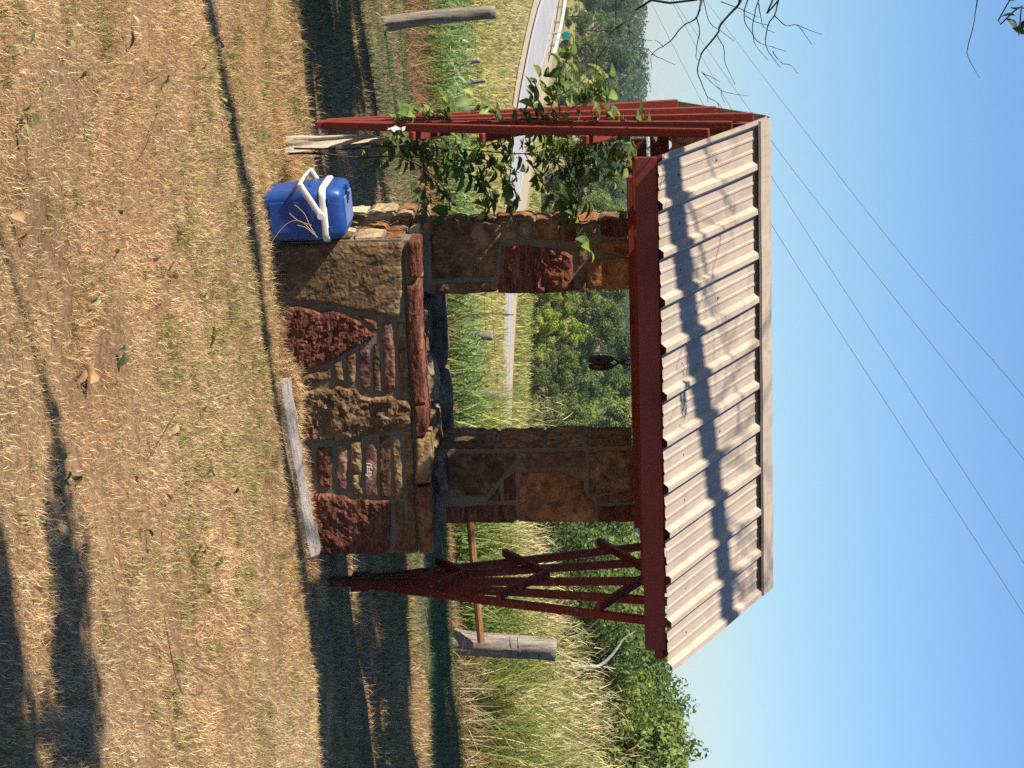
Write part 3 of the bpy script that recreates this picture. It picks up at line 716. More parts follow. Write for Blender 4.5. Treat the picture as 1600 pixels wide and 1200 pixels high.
# ------------------------------------------------------------------ cooler beside the curb
def cooler():
    P = wl(418, 384, -.14); base = W(P.x, P.y, 0); base.z = hz(base.x, base.y) - .004
    wd, ln, hb, hl = .232, .335, .262, .098
    yaw = .27
    e = empty('picnic_cooler', base, yaw); e.rotation_euler = (0, -.045, yaw)
    tag(e, 'blue plastic picnic cooler with white rim and handle beside the stone wall', 'cooler')
    def shell(rows, name, mat, n=6):
        # rounded rectangle rings: (z, half width, half length, corner radius)
        V = []; Fc = []; cnt = 4 * (n + 1)
        for z, hw, hl_, r in rows:
            for q, (sx, sy) in enumerate(((1, 1), (-1, 1), (-1, -1), (1, -1))):
                for k in range(n + 1):
                    t = math.pi / 2 * (q + k / n)
                    V.append((-wd / 2 + sx * (hw - r) + r * math.cos(t), ln / 2 + sy * (hl_ - r) + r * math.sin(t), z))
        for i in range(len(rows) - 1):
            for k in range(cnt): a = i * cnt + k; b = i * cnt + (k + 1) % cnt; Fc.append((a, b, b + cnt, a + cnt))
        Fc.append(tuple(reversed(range(cnt)))); Fc.append(tuple((len(rows) - 1) * cnt + k for k in range(cnt)))
        o = mesh(name, V, Fc, mat, e); m = o.modifiers.new('edge', 'BEVEL'); m.width = .003; m.segments = 2; m.limit_method = 'ANGLE'; m.angle_limit = .6
        o.data.polygons.foreach_set('use_smooth', [len(p.vertices) == 4 for p in o.data.polygons]); return o
    w, l = wd / 2, ln / 2
    body = shell([(0, w - .022, l - .022, .03), (.006, w - .014, l - .014, .035), (.02, w - .010, l - .010, .035), (hb - .075, w - .004, l - .004, .035), (hb - .07, w - .002, l - .002, .035), (hb - .004, w, l, .035)], 'body', BLUE)
    # raised panels pressed into the side faces
    for nm, face in (('panel', 'f'), ('panel', 'l')):
        m = MB()
        if face == 'f': m.box((-wd + .045, -.002 + .006, .03), (-.045, .012 + .006, hb - .09))
        else: m.box((-wd - .001 + .006, .06, .03), (-wd + .012 + .006, ln - .06, hb - .09))
        bevel(m.build(nm, BLUE, body), .006, 3)
    shell([(hb - .004, w + .005, l + .005, .038), (hb + .004, w + .007, l + .007, .040), (hb + .018, w + .007, l + .007, .040), (hb + .026, w + .003, l + .003, .038)], 'rim', WHITE)
    lid = shell([(hb + .026, w - .001, l - .001, .038), (hb + .075, w - .006, l - .006, .038), (hb + hl - .012, w - .012, l - .012, .040), (hb + hl - .003, w - .022, l - .022, .036), (hb + hl, w - .034, l - .034, .03)], 'lid', BLUE)
    m = MB().box((-wd + .05, .05, hb + hl - .002), (-.05, ln - .05, hb + hl + .006)); bevel(m.build('lid_panel', SCUFF, lid), .005, 3)
    shell([(hb + .0245, w - .0035, l - .0035, .036), (hb + .0285, w - .0035, l - .0035, .036)], 'seam', BLACK)
    for x in (-wd * .78, -wd * .22): bevel(MB().box((x - .016, -.006, hb + .030), (x + .016, .012, hb + .040)).build('thumb_lip', BLUE, lid), .003, 2)
    bevel(MB().box((-wd - .006, ln * .32, hb - .06), (-wd + .012, ln * .68, hb - .045)).build('grip_ledge', BLUE, body), .004, 2)
    # bail handle swung down over the left side
    pz = hb - .002; arm = .155; th = math.radians(208); px_ = -wd / 2
    def H(y): return [Vector((px_, y, pz)), Vector((px_ + arm * math.cos(th), y, pz + arm * math.sin(th)))]
    f, b = H(-.012), H(ln + .012); hdl = MB()
    bow = smooth_curve([f[0], f[0].lerp(f[1], .5), f[1], f[1].lerp(b[1], .04) + Vector((-.012, 0, -.006)), f[1].lerp(b[1], .5) + Vector((-.016, 0, -.008)), f[1].lerp(b[1], .96) + Vector((-.012, 0, -.006)), b[1], b[1].lerp(b[0], .5), b[0]], 5)
    V = []; Fc = []
    for i, p in enumerate(bow):
        d = (bow[min(i + 1, len(bow) - 1)] - bow[max(i - 1, 0)]).normalized()
        n_ = Vector((math.sin(th), 0, -math.cos(th))); s_ = d.cross(n_).normalized()
        wv, tv = .0135, .0055
        for u, v in ((-1, -.5), (-.5, -1), (.5, -1), (1, -.5), (1, .5), (.5, 1), (-.5, 1), (-1, .5)): V.append(p + n_ * wv * u + s_ * tv * v)
    for i in range(len(bow) - 1):
        for k in range(8): a = i * 8 + k; c = i * 8 + (k + 1) % 8; Fc.append((a, c, c + 8, a + 8))
    Fc += [tuple(range(7, -1, -1)), tuple((len(bow) - 1) * 8 + k for k in range(8))]
    hd = mesh('handle', V, Fc, WHITE, e, True)
    for q in (f[0], b[0]): MB().tube([q + Vector((0, -.006, 0)), q + Vector((0, .010, 0))], .015, 14).build('pivot', WHITE, hd)
cooler()
def dry_sprig():
    m = MB(); Y = 9.83
    for l in ([(418, 388), (445, 352), (470, 346), (496, 372)], [(478, 338), (484, 352), (496, 372)], [(460, 320), (474, 332), (481, 345)], [(452, 333), (466, 345), (487, 352)], [(465, 352), (478, 356), (490, 366)]):
        m.tube(smooth_curve([at(x, y, Y) for x, y in l], 4), .0016, 5)
    g = ground_at(412, 392); m.tube([g, at(418, 388, Y)], .0018, 5)
    mm = plain('dry_stem', (.36, .24, .13), .9, .1, .2)
    tag(m.build('dry_sprig', mm), 'thin dry branching weed stem standing before the blue cooler', 'weed')
dry_sprig()

# ------------------------------------------------------------------ weathered timber at the foot of the wall
def timber():
    p = wl(447, 594, -.17); q = wl(466, 866, -.10)
    A = W(p.x, p.y, 0); B = W(q.x, q.y, 0); A.z = hz(A.x, A.y) + .024; B.z = hz(B.x, B.y) + .024
    d = B - A; L = d.length; n = 26; V = []; Fc = []
    for i in range(n):
        t = i / (n - 1); x = L * t; hw = .040 + .003 * t; hh = .026 + .006 * t
        pr_ = [(-hw, -.06), (-hw * 1.0, -hh * .2), (-hw * .1, hh * .98), (hw * .75, hh * 1.08), (hw, hh * .75), (hw, -.06)]
        for k, (y, z) in enumerate(pr_):
            w = fbm((x * 2, y * 9 + k, z * 9), 6, 3) * .006
            if k == 3 and .25 < t < .85: z -= .012 * abs(math.sin(t * 7))
            V.append((x + (fbm((k, 3, 1), 3, 2) * .02 if i in (0, n - 1) else 0), y + w, z + w))
    for i in range(n - 1):
        for k in range(6): a = i * 6 + k; b = i * 6 + (k + 1) % 6; Fc.append((a, b, b + 6, a + 6))
    Fc += [tuple(range(5, -1, -1)), tuple((n - 1) * 6 + k for k in range(6))]
    o = mesh('landscape_timber', V, Fc, GREYWOOD_X); o.matrix_world = Matrix.Translation(A) @ d.to_track_quat('X', 'Z').to_matrix().to_4x4()
    tag(o, 'weathered grey landscape timber lying along the foot of the stone wall', 'timber')
timber()

# ------------------------------------------------------------------ cloth, rag
def cloth():
    path = [(446, 226, .58), (470, 224, .56), (500, 222, .54), (530, 219, .52), (560, 217, .50), (585, 216, .49), (596, 221, .48), (608, 219, .47)]
    wid = [.036, .034, .026, .022, .016, .013, .010, .010]; V = []; Fc = []; n = 9
    C = smooth_curve([wl(x, y, b) for x, y, b in path], 5)
    for i, p in enumerate(C):
        t = i / (len(C) - 1) * (len(wid) - 1); k = min(int(t), len(wid) - 2); w = wid[k] * (k + 1 - t) + wid[k + 1] * (t - k)
        for lay in (0, .003):
            for j in range(n):
                s = (j / (n - 1) - .5) * 2
                V.append(p + Vector((s * w, -s * w * .9 + .009 * math.sin(s * 3 + i * .12) + .003 * math.sin(s * 9 - i * .2) + lay, .004 * math.sin(s * 7 + i))))
    st_ = 2 * n
    for i in range(len(C) - 1):
        for lay in (0, 1):
            for j in range(n - 1):
                a = i * st_ + lay * n + j; q = (a, a + 1, a + st_ + 1, a + st_); Fc.append(q if lay == 0 else q[::-1])
        for j in (0, n - 1): a = i * st_ + j; Fc.append((a, a + st_, a + st_ + n, a + n))
    V = [W(*v) for v in V]
    tag(mesh('canvas_wrap', V, Fc, CLOTH, None, True), 'strip of faded grey canvas hanging beside the left trellis foot', 'cloth')
    # knotted tail of the wrap
    V = []; Fc = []; n = 12; m_ = 6
    for i in range(n):
        for j in range(m_):
            x = 606 + 26 * i / (n - 1) + 2.5 * math.sin(j * 2.3); w = (5 + 1.6 * math.sin(i * 1.9) + 1.2 * math.sin(i * 4.1)) * (.55 if i in (0, n - 1) else 1)
            p = wl(x, 201 + (j / (m_ - 1) - .5) * w, -.0); p = wla(x, 201 + (j / (m_ - 1) - .5) * w, A0 - .045)
            V.append(W(p.x + .006 * math.sin(i * .9 + j * .7), p.y + .01 * math.sin(j * 1.1 + i * .5), p.z))
    for i in range(n - 1):
        for j in range(m_ - 1): a = i * m_ + j; Fc.append((a, a + 1, a + m_ + 1, a + m_))
    o = mesh('rag', V, Fc, RAG, None, True); s = o.modifiers.new('solid', 'SOLIDIFY'); s.thickness = .003
    tag(o, 'scrap of white cloth caught on the left trellis', 'rag')
cloth()

# ------------------------------------------------------------------ vine
def leaf_mesh(name, L, Wd, fold, curl, col, seed, tip=1.0):
    r = random.Random(seed); V = []; Fc = []; n = 5; cols = []
    prof = [0, .74, 1.0, .95, .62, 0]
    for i in range(n + 1):
        t = i / n; x = L * t; z = -curl * L * t * t
        w = Wd / 2 * prof[i]
        V += [(x, -w, z + fold * w), (x, 0, z), (x, w, z + fold * w)]
        for k in range(3):
            s = r.uniform(.85, 1.15); cols.append(tuple(c * s * (1.12 if k == 1 else 1) for c in col))
    for i in range(n):
        a = i * 3; Fc += [(a, a + 3, a + 4, a + 1), (a + 1, a + 4, a + 5, a + 2)]
    me = fast_mesh(name, V, Fc, None, cols); me.materials.append(LEAF); me.polygons.foreach_set('use_smooth', [True] * len(me.polygons)); return me
def vine():
    r = random.Random(12); e = empty('climbing_vine', W(-.34, .55, hz(-1.1, 10.5)), 0); tag(e, 'green leafy vine climbing between the left trellis and the stone pillar', 'vine')
    inv = Matrix.Translation(-e.location)
    strands = [([(450, 240), (500, 240), (560, 246), (620, 244), (700, 250), (760, 255), (812, 270)], .55, .5, 0.006),
     ([(460, 232), (540, 233), (600, 228), (660, 230), (740, 235), (820, 240), (900, 228), (985, 216)], .5, .35, .0055),
     ([(620, 244), (660, 262), (690, 290), (700, 318), (690, 338)], .5, .35, .003), ([(660, 238), (690, 255), (740, 275), (775, 300)], .5, .4, .003),
     ([(700, 250), (750, 285), (765, 310), (758, 330)], .5, .35, .003), ([(740, 235), (790, 275), (806, 300), (806, 325)], .5, .3, .003),
     ([(820, 240), (870, 255), (905, 300), (885, 322), (905, 350), (922, 392)], .4, .17, .003), ([(820, 240), (850, 290), (870, 310), (900, 330)], .4, .24, .0025),
     ([(760, 228), (820, 205), (850, 185), (868, 150), (876, 110), (896, 82)], .3, .1, .003), ([(850, 200), (900, 165), (930, 150), (955, 158)], .2, .0, .0025),
     ([(900, 226), (940, 190), (975, 185), (1015, 193)], .3, .1, .0025), ([(640, 232), (680, 200), (700, 178), (694, 155)], .45, .3, .0025), ([(615, 232), (622, 205), (628, 183)], .5, .4, .002),
     ([(740, 233), (780, 205), (800, 195), (830, 172)], .4, .2, .0025), ([(820, 240), (890, 250), (950, 262), (985, 240)], .35, .2, .0025), ([(880, 235), (930, 262), (970, 285)], .35, .22, .0025),
     ([(870, 250), (880, 275), (895, 300), (920, 310)], .4, .2, .0025), ([(600, 232), (640, 222), (690, 226), (720, 240)], .5, .4, .002), ([(880, 245), (915, 240), (960, 225), (985, 228)], .3, .2, .002),
     ([(640, 246), (670, 268), (660, 300), (668, 330)], .5, .4, .002), ([(820, 238), (860, 222), (900, 215), (940, 205)], .3, .15, .002)]
    strands += [([(760, 222), (775, 190), (768, 160), (740, 150)], .3, .2, .002), ([(868, 150), (890, 140), (905, 120)], .1, .1, .002), ([(850, 185), (835, 165), (838, 140), (845, 120)], .2, .1, .002), ([(900, 165), (935, 140), (950, 118)], .1, .0, .002), ([(700, 200), (672, 180), (640, 178)], .4, .3, .002)]
    G = (.13, .205, .045); D = (.085, .145, .038); Lg = (.22, .285, .06); Yl = (.35, .36, .10)
    kinds = [leaf_mesh('leaf', .066, .044, .30, .25, G, 1), leaf_mesh('leaf', .060, .041, .45, .5, D, 2), leaf_mesh('leaf', .056, .036, .3, .1, D, 3), leaf_mesh('leaf', .062, .038, .4, .35, Lg, 4), leaf_mesh('leaf', .052, .030, .5, .3, Yl, 5)]
    pts = []
    for px, b0, b1, rad in strands:
        n = len(px); C = smooth_curve([W(*wl(x, y, b0 + (b1 - b0) * i / (n - 1) + r.uniform(-.06, .06))) for i, (x, y) in enumerate(px)], 6)
        m = MB(); k = len(C); m.tube([p - e.location for p in C], [rad * (1 - .7 * i / k) for i in range(k)], 6); m.build('stem', BARK if rad > .004 else TWIG, e)
        L = sum((C[i + 1] - C[i]).length for i in range(k - 1))
        start = .34 if rad > .004 else .05
        cnt = int(L * (1 - start) / .0115)
        for j in range(cnt):
            t = start + (1 - start) * (j + r.random()) / cnt; i = min(int(t * (k - 1)), k - 2); f = t * (k - 1) - i
            pts.append((C[i].lerp(C[i + 1], f), (C[i + 1] - C[i]).normalized(), t))
    r.shuffle(pts); rest = MB(); rcol = []
    for i_, (p, d, t) in enumerate(pts):
        me = r.choices(kinds, [4, 2.6, 2.4, 3.2, 1.1])[0]
        if p.z > 1.35 and r.random() < .3: me = kinds[r.choice((3, 4, 3))]
        th = r.uniform(0, 2 * math.pi)
        out = Vector((math.cos(th), math.sin(th), r.uniform(-.7, .5))); out = (out + d * .3).normalized()
        up = Vector((r.uniform(-.7, .1), r.uniform(-.6, .3), 1)).normalized(); z = (up - out * up.dot(out)).normalized(); y = z.cross(out)
        s = r.uniform(.65, 1.35); off = out * r.uniform(.006, .035)
        M3 = Matrix((out, y, z)).transposed().to_4x4()
        Mx = Matrix.Translation(p - e.location + off) @ M3 @ Matrix.Scale(s, 4)
        if i_ < 298:
            o = bpy.data.objects.new('leaf', me); COL.objects.link(o); o.parent = e; o.matrix_local = Mx
        else:
            rest.add([Mx @ v.co for v in me.vertices], [tuple(q.vertices) for q in me.polygons]); rcol += [tuple(c.color)[:3] for c in me.color_attributes['Col'].data]
    if rest.v: tag(link('foliage', fast_mesh('foliage', [tuple(v) for v in rest.v], rest.f, None, rcol), LEAF, e, True), kind='stuff')
vine()

# ------------------------------------------------------------------ fences
def rough_post(name, base, top, r0, r1, mat, parent, seed, n=20, rows=22, wires=True):
    V = []; Fc = []; d = Vector(top) - Vector(base); ref = d.orthogonal().normalized(); w = d.normalized().cross(ref)
    for i in range(rows):
        t = i / (rows - 1); c = Vector(base).lerp(Vector(top), t) + ref * .012 * math.sin(t * 4 + seed)
        for k in range(n):
            a = 2 * math.pi * k / n; q = fbm((math.cos(a) * 1.2, math.sin(a) * 1.2, t * .9 + seed), 2.6, 5)
            R = (r0 + (r1 - r0) * t) * (1 + .16 * q + .05 * math.sin(a * 5 + seed)); V.append(c + (ref * math.cos(a) + w * math.sin(a)) * R + d.normalized() * (fbm((a, seed, 2), 2, 2) * .012 if i == rows - 1 else 0))
    for i in range(rows - 1):
        for k in range(n): a = i * n + k; b = i * n + (k + 1) % n; Fc.append((a, b, b + n, a + n))
    Fc.append(tuple((rows - 1) * n + k for k in range(n)))
    o = mesh(name, V, Fc, mat, parent); o.data.polygons.foreach_set('use_smooth', [len(p.vertices) == 4 for p in o.data.polygons]); return o
def fence():
    e = empty('wire_fence', (2.15, 18.7, hz(2.15, 18.7)), 0); tag(e, 'old wire fence of weathered wooden posts running behind the well', 'fence')
    L = e.location; posts = []
    def post(x_top, y_top, x_low, y_low, Y, r, seed, hmin=.9):
        T = at(x_top, y_top, Y); B = at(x_low, y_low, Y); d = (T - B).normalized(); g = hz(T.x, T.y); B = T - d * max((T.z - g) + .15, hmin)
        rough_post('post', B - L, T - L, r * 1.08, r, GREYWOOD_Z, e, seed); posts.append((T, r)); return T
    post(869, 1018, 700, 1000, 18.1, .086, 1)
    post(845, 884, 790, 884, 25, .075, 2); post(783, 617, 745, 617, 29, .055, 3); post(770, 524, 742, 522, 33, .070, 4)
    post(760, 168, 735, 170, 31, .036, 5); post(758, 126, 738, 128, 33, .036, 6); post(750, 95, 728, 98, 30, .036, 7)
    post(775, 20, 620, 34, 16.4, .050, 8)
    order = [posts[0], posts[1], posts[2], posts[3], posts[4]]
    for dz in (.10, .32, .55, .78):
        m = MB(); P = []
        for T, r in order: P.append(T - L + Vector((0, -r - .01, -dz)))
        m.tube(P, .0035, 4); m.build('wire', WIRE, e)
    for dz in (.16, .42, .7):
        m = MB(); P = [posts[7][0] - L + Vector((0, 0, -dz)), posts[7][0].lerp(posts[0][0], .5) - L + Vector((0, 0, -dz - .09)), posts[0][0] - L + Vector((0, 0, -dz - .12))]
        m.tube(smooth_curve(P, 4), .0016, 4); m.build('wire', WIRE, e)
    # two strands twisted round the near post
    T, r = posts[0]
    for s in (.13, .30, .36):
        c = T + (at(700, 1000, 18.1) - T).normalized() * s - L; m = MB()
        m.tube([c + Vector((math.cos(t) * (r + .006), math.sin(t) * (r + .006), .006 * math.sin(t * 3))) for t in np.linspace(0, 2 * math.pi, 15)], .004, 4); m.build('tie_wire', WIRE, e)
    m = MB(); a = at(752, 1004, 17.95); b = at(733, 790, 17.95); m.tube([a - L, a.lerp(b, .5) - L + Vector((0, 0, -.006)), b - L], .030, 9); m.build('brace_pipe', RUST, e)
    # red steel post further back
    T = at(779, 918, 30); B = Vector((T.x, T.y, hz(T.x, T.y) - .1)); m = MB(); m.bar(B - L, T - L, .05, .06); m.build('steel_post', RED, e)
fence()
# bent dry stalk behind the well
m = MB(); m.tube(smooth_curve([at(x, y, 15.0) for x, y in ((660, 512), (698, 506), (720, 496), (740, 491), (770, 490), (803, 492))], 5), [.009 - .0002 * i for i in range(26)], 6)
m.tube(smooth_curve([at(x, y, 15.0) for x, y in ((700, 506), (714, 510), (724, 508))], 4), .005, 5)
g_ = at(660, 512, 15.0); m.tube([Vector((g_.x, g_.y, hz(g_.x, g_.y) - .02)), g_], .010, 6)
tag(m.build('bent_stalk', plain('dry_stalk', (.17, .09, .05), .9, .1, .3)), 'bent brown dry stalk standing up behind the well opening', 'stalk')

# ------------------------------------------------------------------ guardrail, road sign
def guardrail():
    e = empty('guardrail', at(868, 40, 128), 0); tag(e, 'pale metal guardrail along the far bend of the road', 'guardrail'); L = Vector(e.location); P = [at(866, 84, 136), at(874, 52, 146), at(882, 10, 160), at(890, -60, 190)]
    C = smooth_curve(P, 4); m = MB()
    for i in range(len(C) - 1): m.bar(C[i] - L, C[i + 1] - L, .08, .20)
    m.build('rail', GALV, e)
    for c in C[::2]: g = hz(c.x, c.y); MB().box((c.x - L.x - .06, c.y - L.y + .06, g - L.z - .1), (c.x - L.x + .06, c.y - L.y + .2, c.z - L.z + .10)).build('post', GREYWOOD_Z, e)
guardrail()
def road_sign():
    c = at(885, 56, 126); e = empty('road_sign', (c.x, c.y, hz(c.x, c.y)), 0); tag(e, 'small green road sign standing past the guardrail', 'sign'); h = c.z - e.location.z
    bevel(MB().box((-.24, -.02, h - .15), (.24, .0, h + .15)).build('panel', SIGN, e), .01)
    for s in (-.2, .2): MB().box((s - .03, .005, -.2), (s + .03, .055, h + .15)).build('post', GALV, e)
road_sign()

# ------------------------------------------------------------------ overhead wires on their poles
def wires():
    L = [[(1105, 4), (1330, 299), (1600, 620)], [(1053, 2), (1177, 180), (1265, 299), (1600, 718)], [(1050, 2), (1100, 95), (1211, 285), (1600, 880)], [(1019, 7), (1105, 175), (1211, 360), (1600, 960)]]
    far, near = 130., 34.
    names = ['topmost', 'second highest', 'third', 'lowest']
    for k, l in enumerate(L):
        y0 = l[0][1]; y1 = l[-1][1]; P = []
        for x, y in l:
            t = (y - y0) / (y1 - y0); Y = 1 / ((1 - t) / far + t / near); P.append(at(x, y, Y))
        a = P[0] + (P[0] - P[1]) * 1.0; b = P[-1] + (P[-1] - P[-2]) * .8
        C = smooth_curve([a] + P + [b], 8); m = MB(); m.tube(C, [max(.003, .0068 * (p.y / 60) ** .7) for p in C], 5, True)
        tag(m.build('power_line', WIRE), f'{names[k]} of the four thin overhead wires crossing the blue sky', 'wire', 'overhead wires')
        ends.append((a, b))
ends = []
wires()

# ------------------------------------------------------------------ trees
def crown_leaves(r, lumps, n, size, cols, flat=.0):
    """Leaf faces spread through a set of lumps: (centre, radii). Returns verts, quads, colours."""
    C = np.array([l[0] for l in lumps]); Rr = np.array([l[1] for l in lumps]); w = Rr.prod(1) ** (2 / 3); k = r.choice(len(C), n, p=w / w.sum())
    d = r.normal(size=(n, 3)); d /= np.linalg.norm(d, axis=1)[:, None]; rad = r.random(n) ** (1 / 4.0)
    rad = np.where(r.random(n) < .12, rad * r.uniform(1.0, 1.25, n), rad)
    P = C[k] + d * Rr[k] * rad[:, None]
    nrm = d + r.normal(scale=.75, size=(n, 3)) + np.array((0, 0, .35)); nrm /= np.linalg.norm(nrm, axis=1)[:, None]
    t = np.cross(nrm, r.normal(size=(n, 3))); t /= np.linalg.norm(t, axis=1)[:, None]; b = np.cross(nrm, t)
    s = size * r.uniform(.6, 1.35, n)[:, None]
    V = np.stack([P - t * s * .5, P - b * s * .30 + nrm * s * .08, P + t * s * .5, P + b * s * .30 + nrm * s * .08], 1).reshape(-1, 3)
    F4 = np.arange(4 * n).reshape(n, 4)
    ci = r.random(len(lumps)) * .5; base = np.array(cols); tcol = np.clip(ci[k] + r.random(n) * .5, 0, .999) * (len(cols) - 1); i0 = tcol.astype(int); f = (tcol - i0)[:, None]
    c = base[i0] * (1 - f) + base[i0 + 1] * f; c = c * r.uniform(.75, 1.25, n)[:, None]
    return V, F4, np.repeat(c, 4, 0)
def tree_proto(seed, H, Rw, zc, n, size, cols, nl=46):
    """Returns (trunk mesh, crown mesh) for a bushy oak H tall with crown radius Rw."""
    r = np.random.default_rng(seed); lumps = []
    for i in range(nl):
        t = r.random(); z = zc + (H - zc) * t; env = Rw * (math.sin(math.pi * (.18 + .80 * t)) ** .7) * (.78 + .42 * r.random())
        a = r.uniform(0, 2 * math.pi); q = env * r.random() ** .5 * .85; s = Rw * r.uniform(.15, .32)
        lumps.append(((math.cos(a) * q, math.sin(a) * q, z), (s, s, s * r.uniform(.55, .85))))
    for i in range(nl // 3):                # ragged sprays standing out of the outline
        t = r.uniform(.35, 1.0); a = r.uniform(0, 2 * math.pi); env = Rw * (math.sin(math.pi * (.18 + .80 * t)) ** .7) * r.uniform(.95, 1.18); s = Rw * r.uniform(.06, .13)
        lumps.append(((math.cos(a) * env, math.sin(a) * env, zc + (H - zc) * t * r.uniform(.95, 1.08)), (s, s, s * 1.3)))
    V, F4, c = crown_leaves(r, lumps, n, size, cols); cm = fast_mesh('crown', V, F4, None, c); cm.materials.append(LEAF)
    m = MB(); rt = H * .022
    m.tube([(0, 0, -.6), (.02 * H * .3, 0, zc * .6), (.03 * H, .02 * H, (zc + H) / 2), (.02 * H, 0, H * .85)], [rt * 1.35, rt, rt * .6, rt * .15], 8)
    for l in lumps[::3]:
        p = Vector(l[0]); z0 = max(zc * .5, p.z - (abs(p.x) + abs(p.y)) * .8 - .2); m.tube(smooth_curve([(.02 * H, .01 * H, z0), (p.x * .5, p.y * .5, (z0 + p.z) / 2 + .1), p], 3), [rt * .5 * (1 - .12 * i) for i in range(7)], 5)
    tm = bpy.data.meshes.new('trunk'); tm.from_pydata(m.v, [], m.f); tm.materials.append(BARK)
    return tm, cm
OAK = [(0.049, 0.089, 0.021), (0.085, 0.143, 0.031), (0.13, 0.191, 0.041), (0.187, 0.235, 0.054)]
OLIVE = [(0.068, 0.106, 0.024), (0.128, 0.179, 0.037), (0.189, 0.234, 0.051), (0.256, 0.29, 0.065)]
LIME = [(0.118, 0.189, 0.023), (0.22, 0.298, 0.03), (0.317, 0.377, 0.046), (0.437, 0.457, 0.071)]
DARK = [(0.022, 0.048, 0.022), (0.042, 0.08, 0.032), (0.067, 0.112, 0.042), (0.096, 0.144, 0.048)]
PROTO = {'oak': [tree_proto(1, 7.5, 3.1, .5, 15000, .20, OAK), tree_proto(2, 7.0, 3.4, .4, 15000, .20, OAK, 54)],
 'olive': [tree_proto(3, 6.5, 3.0, .3, 14000, .20, OLIVE), tree_proto(4, 7.2, 2.7, .5, 14000, .20, OLIVE)],
 'lime': [tree_proto(5, 6.0, 2.4, .3, 12000, .19, LIME)], 'dark': [tree_proto(6, 8.0, 3.3, .4, 15000, .21, DARK)],
 'scrub': [tree_proto(7, 4.6, 2.2, .2, 16000, .115, OAK, 62), tree_proto(8, 4.2, 2.4, .1, 16000, .11, OLIVE, 62)]}
def plant_tree(kind, var, X, Y, s, rz, label, group, name='oak_tree', sz=1.0, dz=0):
    tm, cm = PROTO[kind][var % len(PROTO[kind])]; e = empty(name, (X, Y, hz(X, Y) - .1 + dz), rz); e.scale = (s, s, s * sz); tag(e, label, 'tree', group)
    link('trunk', tm, None, e); link('crown', cm, None, e); return e
def uX(u, Y): return (u - 600) / FPX * Y
r = random.Random(5)
ORD = ['first', 'second', 'third', 'fourth', 'fifth', 'sixth', 'seventh', 'eighth', 'ninth', 'tenth', 'eleventh', 'twelfth']
HUE = {'lime': 'bright yellow green', 'dark': 'dark green', 'oak': 'mid green', 'olive': 'soft olive green'}
def tree_px(kind, var, u, xtop, Y, label, group, name='oak_tree'):
    """A tree whose crown reaches the given height in the view, standing Y metres off."""
    T = at(xtop, u, Y); H0 = {'oak': 7.5, 'olive': 6.6, 'lime': 6.0, 'dark': 8.0, 'scrub': 4.5}[kind]; g = hz(T.x, T.y); s = (T.z - g) / H0
    return plant_tree(kind, var, T.x, T.y, s, r.uniform(0, 6.28), label, group, name)
GW = 'trees on the wooded slope beyond the road'
# seen through the well opening and left of it
for i, (u, xt, Y, k) in enumerate([(430, 925, 101, 'dark'), (475, 905, 100, 'lime'), (520, 918, 98, 'lime'), (565, 900, 97, 'olive'), (610, 935, 96, 'oak'), (655, 915, 93, 'olive'), (700, 940, 92, 'oak'), (745, 955, 91, 'olive'),
     (395, 950, 112, 'dark'), (450, 985, 122, 'oak'), (500, 975, 118, 'olive'), (548, 1005, 128, 'dark'), (600, 990, 120, 'oak'), (650, 985, 116, 'olive'), (705, 1000, 122, 'dark'), (760, 1000, 118, 'oak')]):
    lab = f'{HUE[k]} tree, {ORD[i if i < 8 else i - 8]} from the left in the {"front" if i < 8 else "back"} row behind the well'
    tree_px(k, i, u, xt, Y, lab, GW)
for i, (u, xt, Y, k) in enumerate([(-20, 935, 185, 'olive'), (25, 925, 178, 'oak'), (70, 930, 168, 'olive'), (110, 915, 158, 'oak'), (150, 925, 148, 'olive'), (195, 915, 138, 'oak'), (235, 905, 130, 'olive'), (275, 925, 126, 'dark'), (315, 915, 120, 'oak'), (355, 930, 116, 'olive'),
     (-10, 985, 240, 'dark'), (45, 972, 225, 'oak'), (95, 982, 215, 'dark'), (140, 965, 205, 'olive'), (190, 975, 195, 'oak'), (240, 965, 180, 'dark'), (290, 975, 170, 'oak'), (340, 985, 160, 'olive'), (385, 990, 150, 'dark')]):
    lab = f'{HUE[k]} tree, {ORD[i if i < 10 else i - 10]} from the left in the {"lower" if i < 10 else "upper"} row beyond the road bend'
    tree_px(k, i + 1, u, xt, Y, lab, GW)
GS = 'scrub oaks behind the fence on the right'
for i, (u, xt, Y) in enumerate([(835, 960, 44), (885, 985, 47), (930, 960, 43), (975, 1010, 46), (1015, 1000, 42), (1060, 1040, 45), (1100, 1062, 44), (1155, 1088, 43), (1205, 1080, 45), (1250, 1085, 43), (800, 985, 60), (860, 1005, 62), (920, 1020, 64), (990, 1040, 60), (1045, 1052, 61), (1120, 1062, 62), (1300, 1080, 46)]):
    lab = f'leafy scrub oak, {ORD[i if i < 10 else (i - 10 if i < 16 else 10)]} from the left in the {"row rising over the tall grass" if Y < 50 else "row further back at right"}'
    tree_px('scrub', i, u, xt, Y, lab, GS, 'scrub_oak')
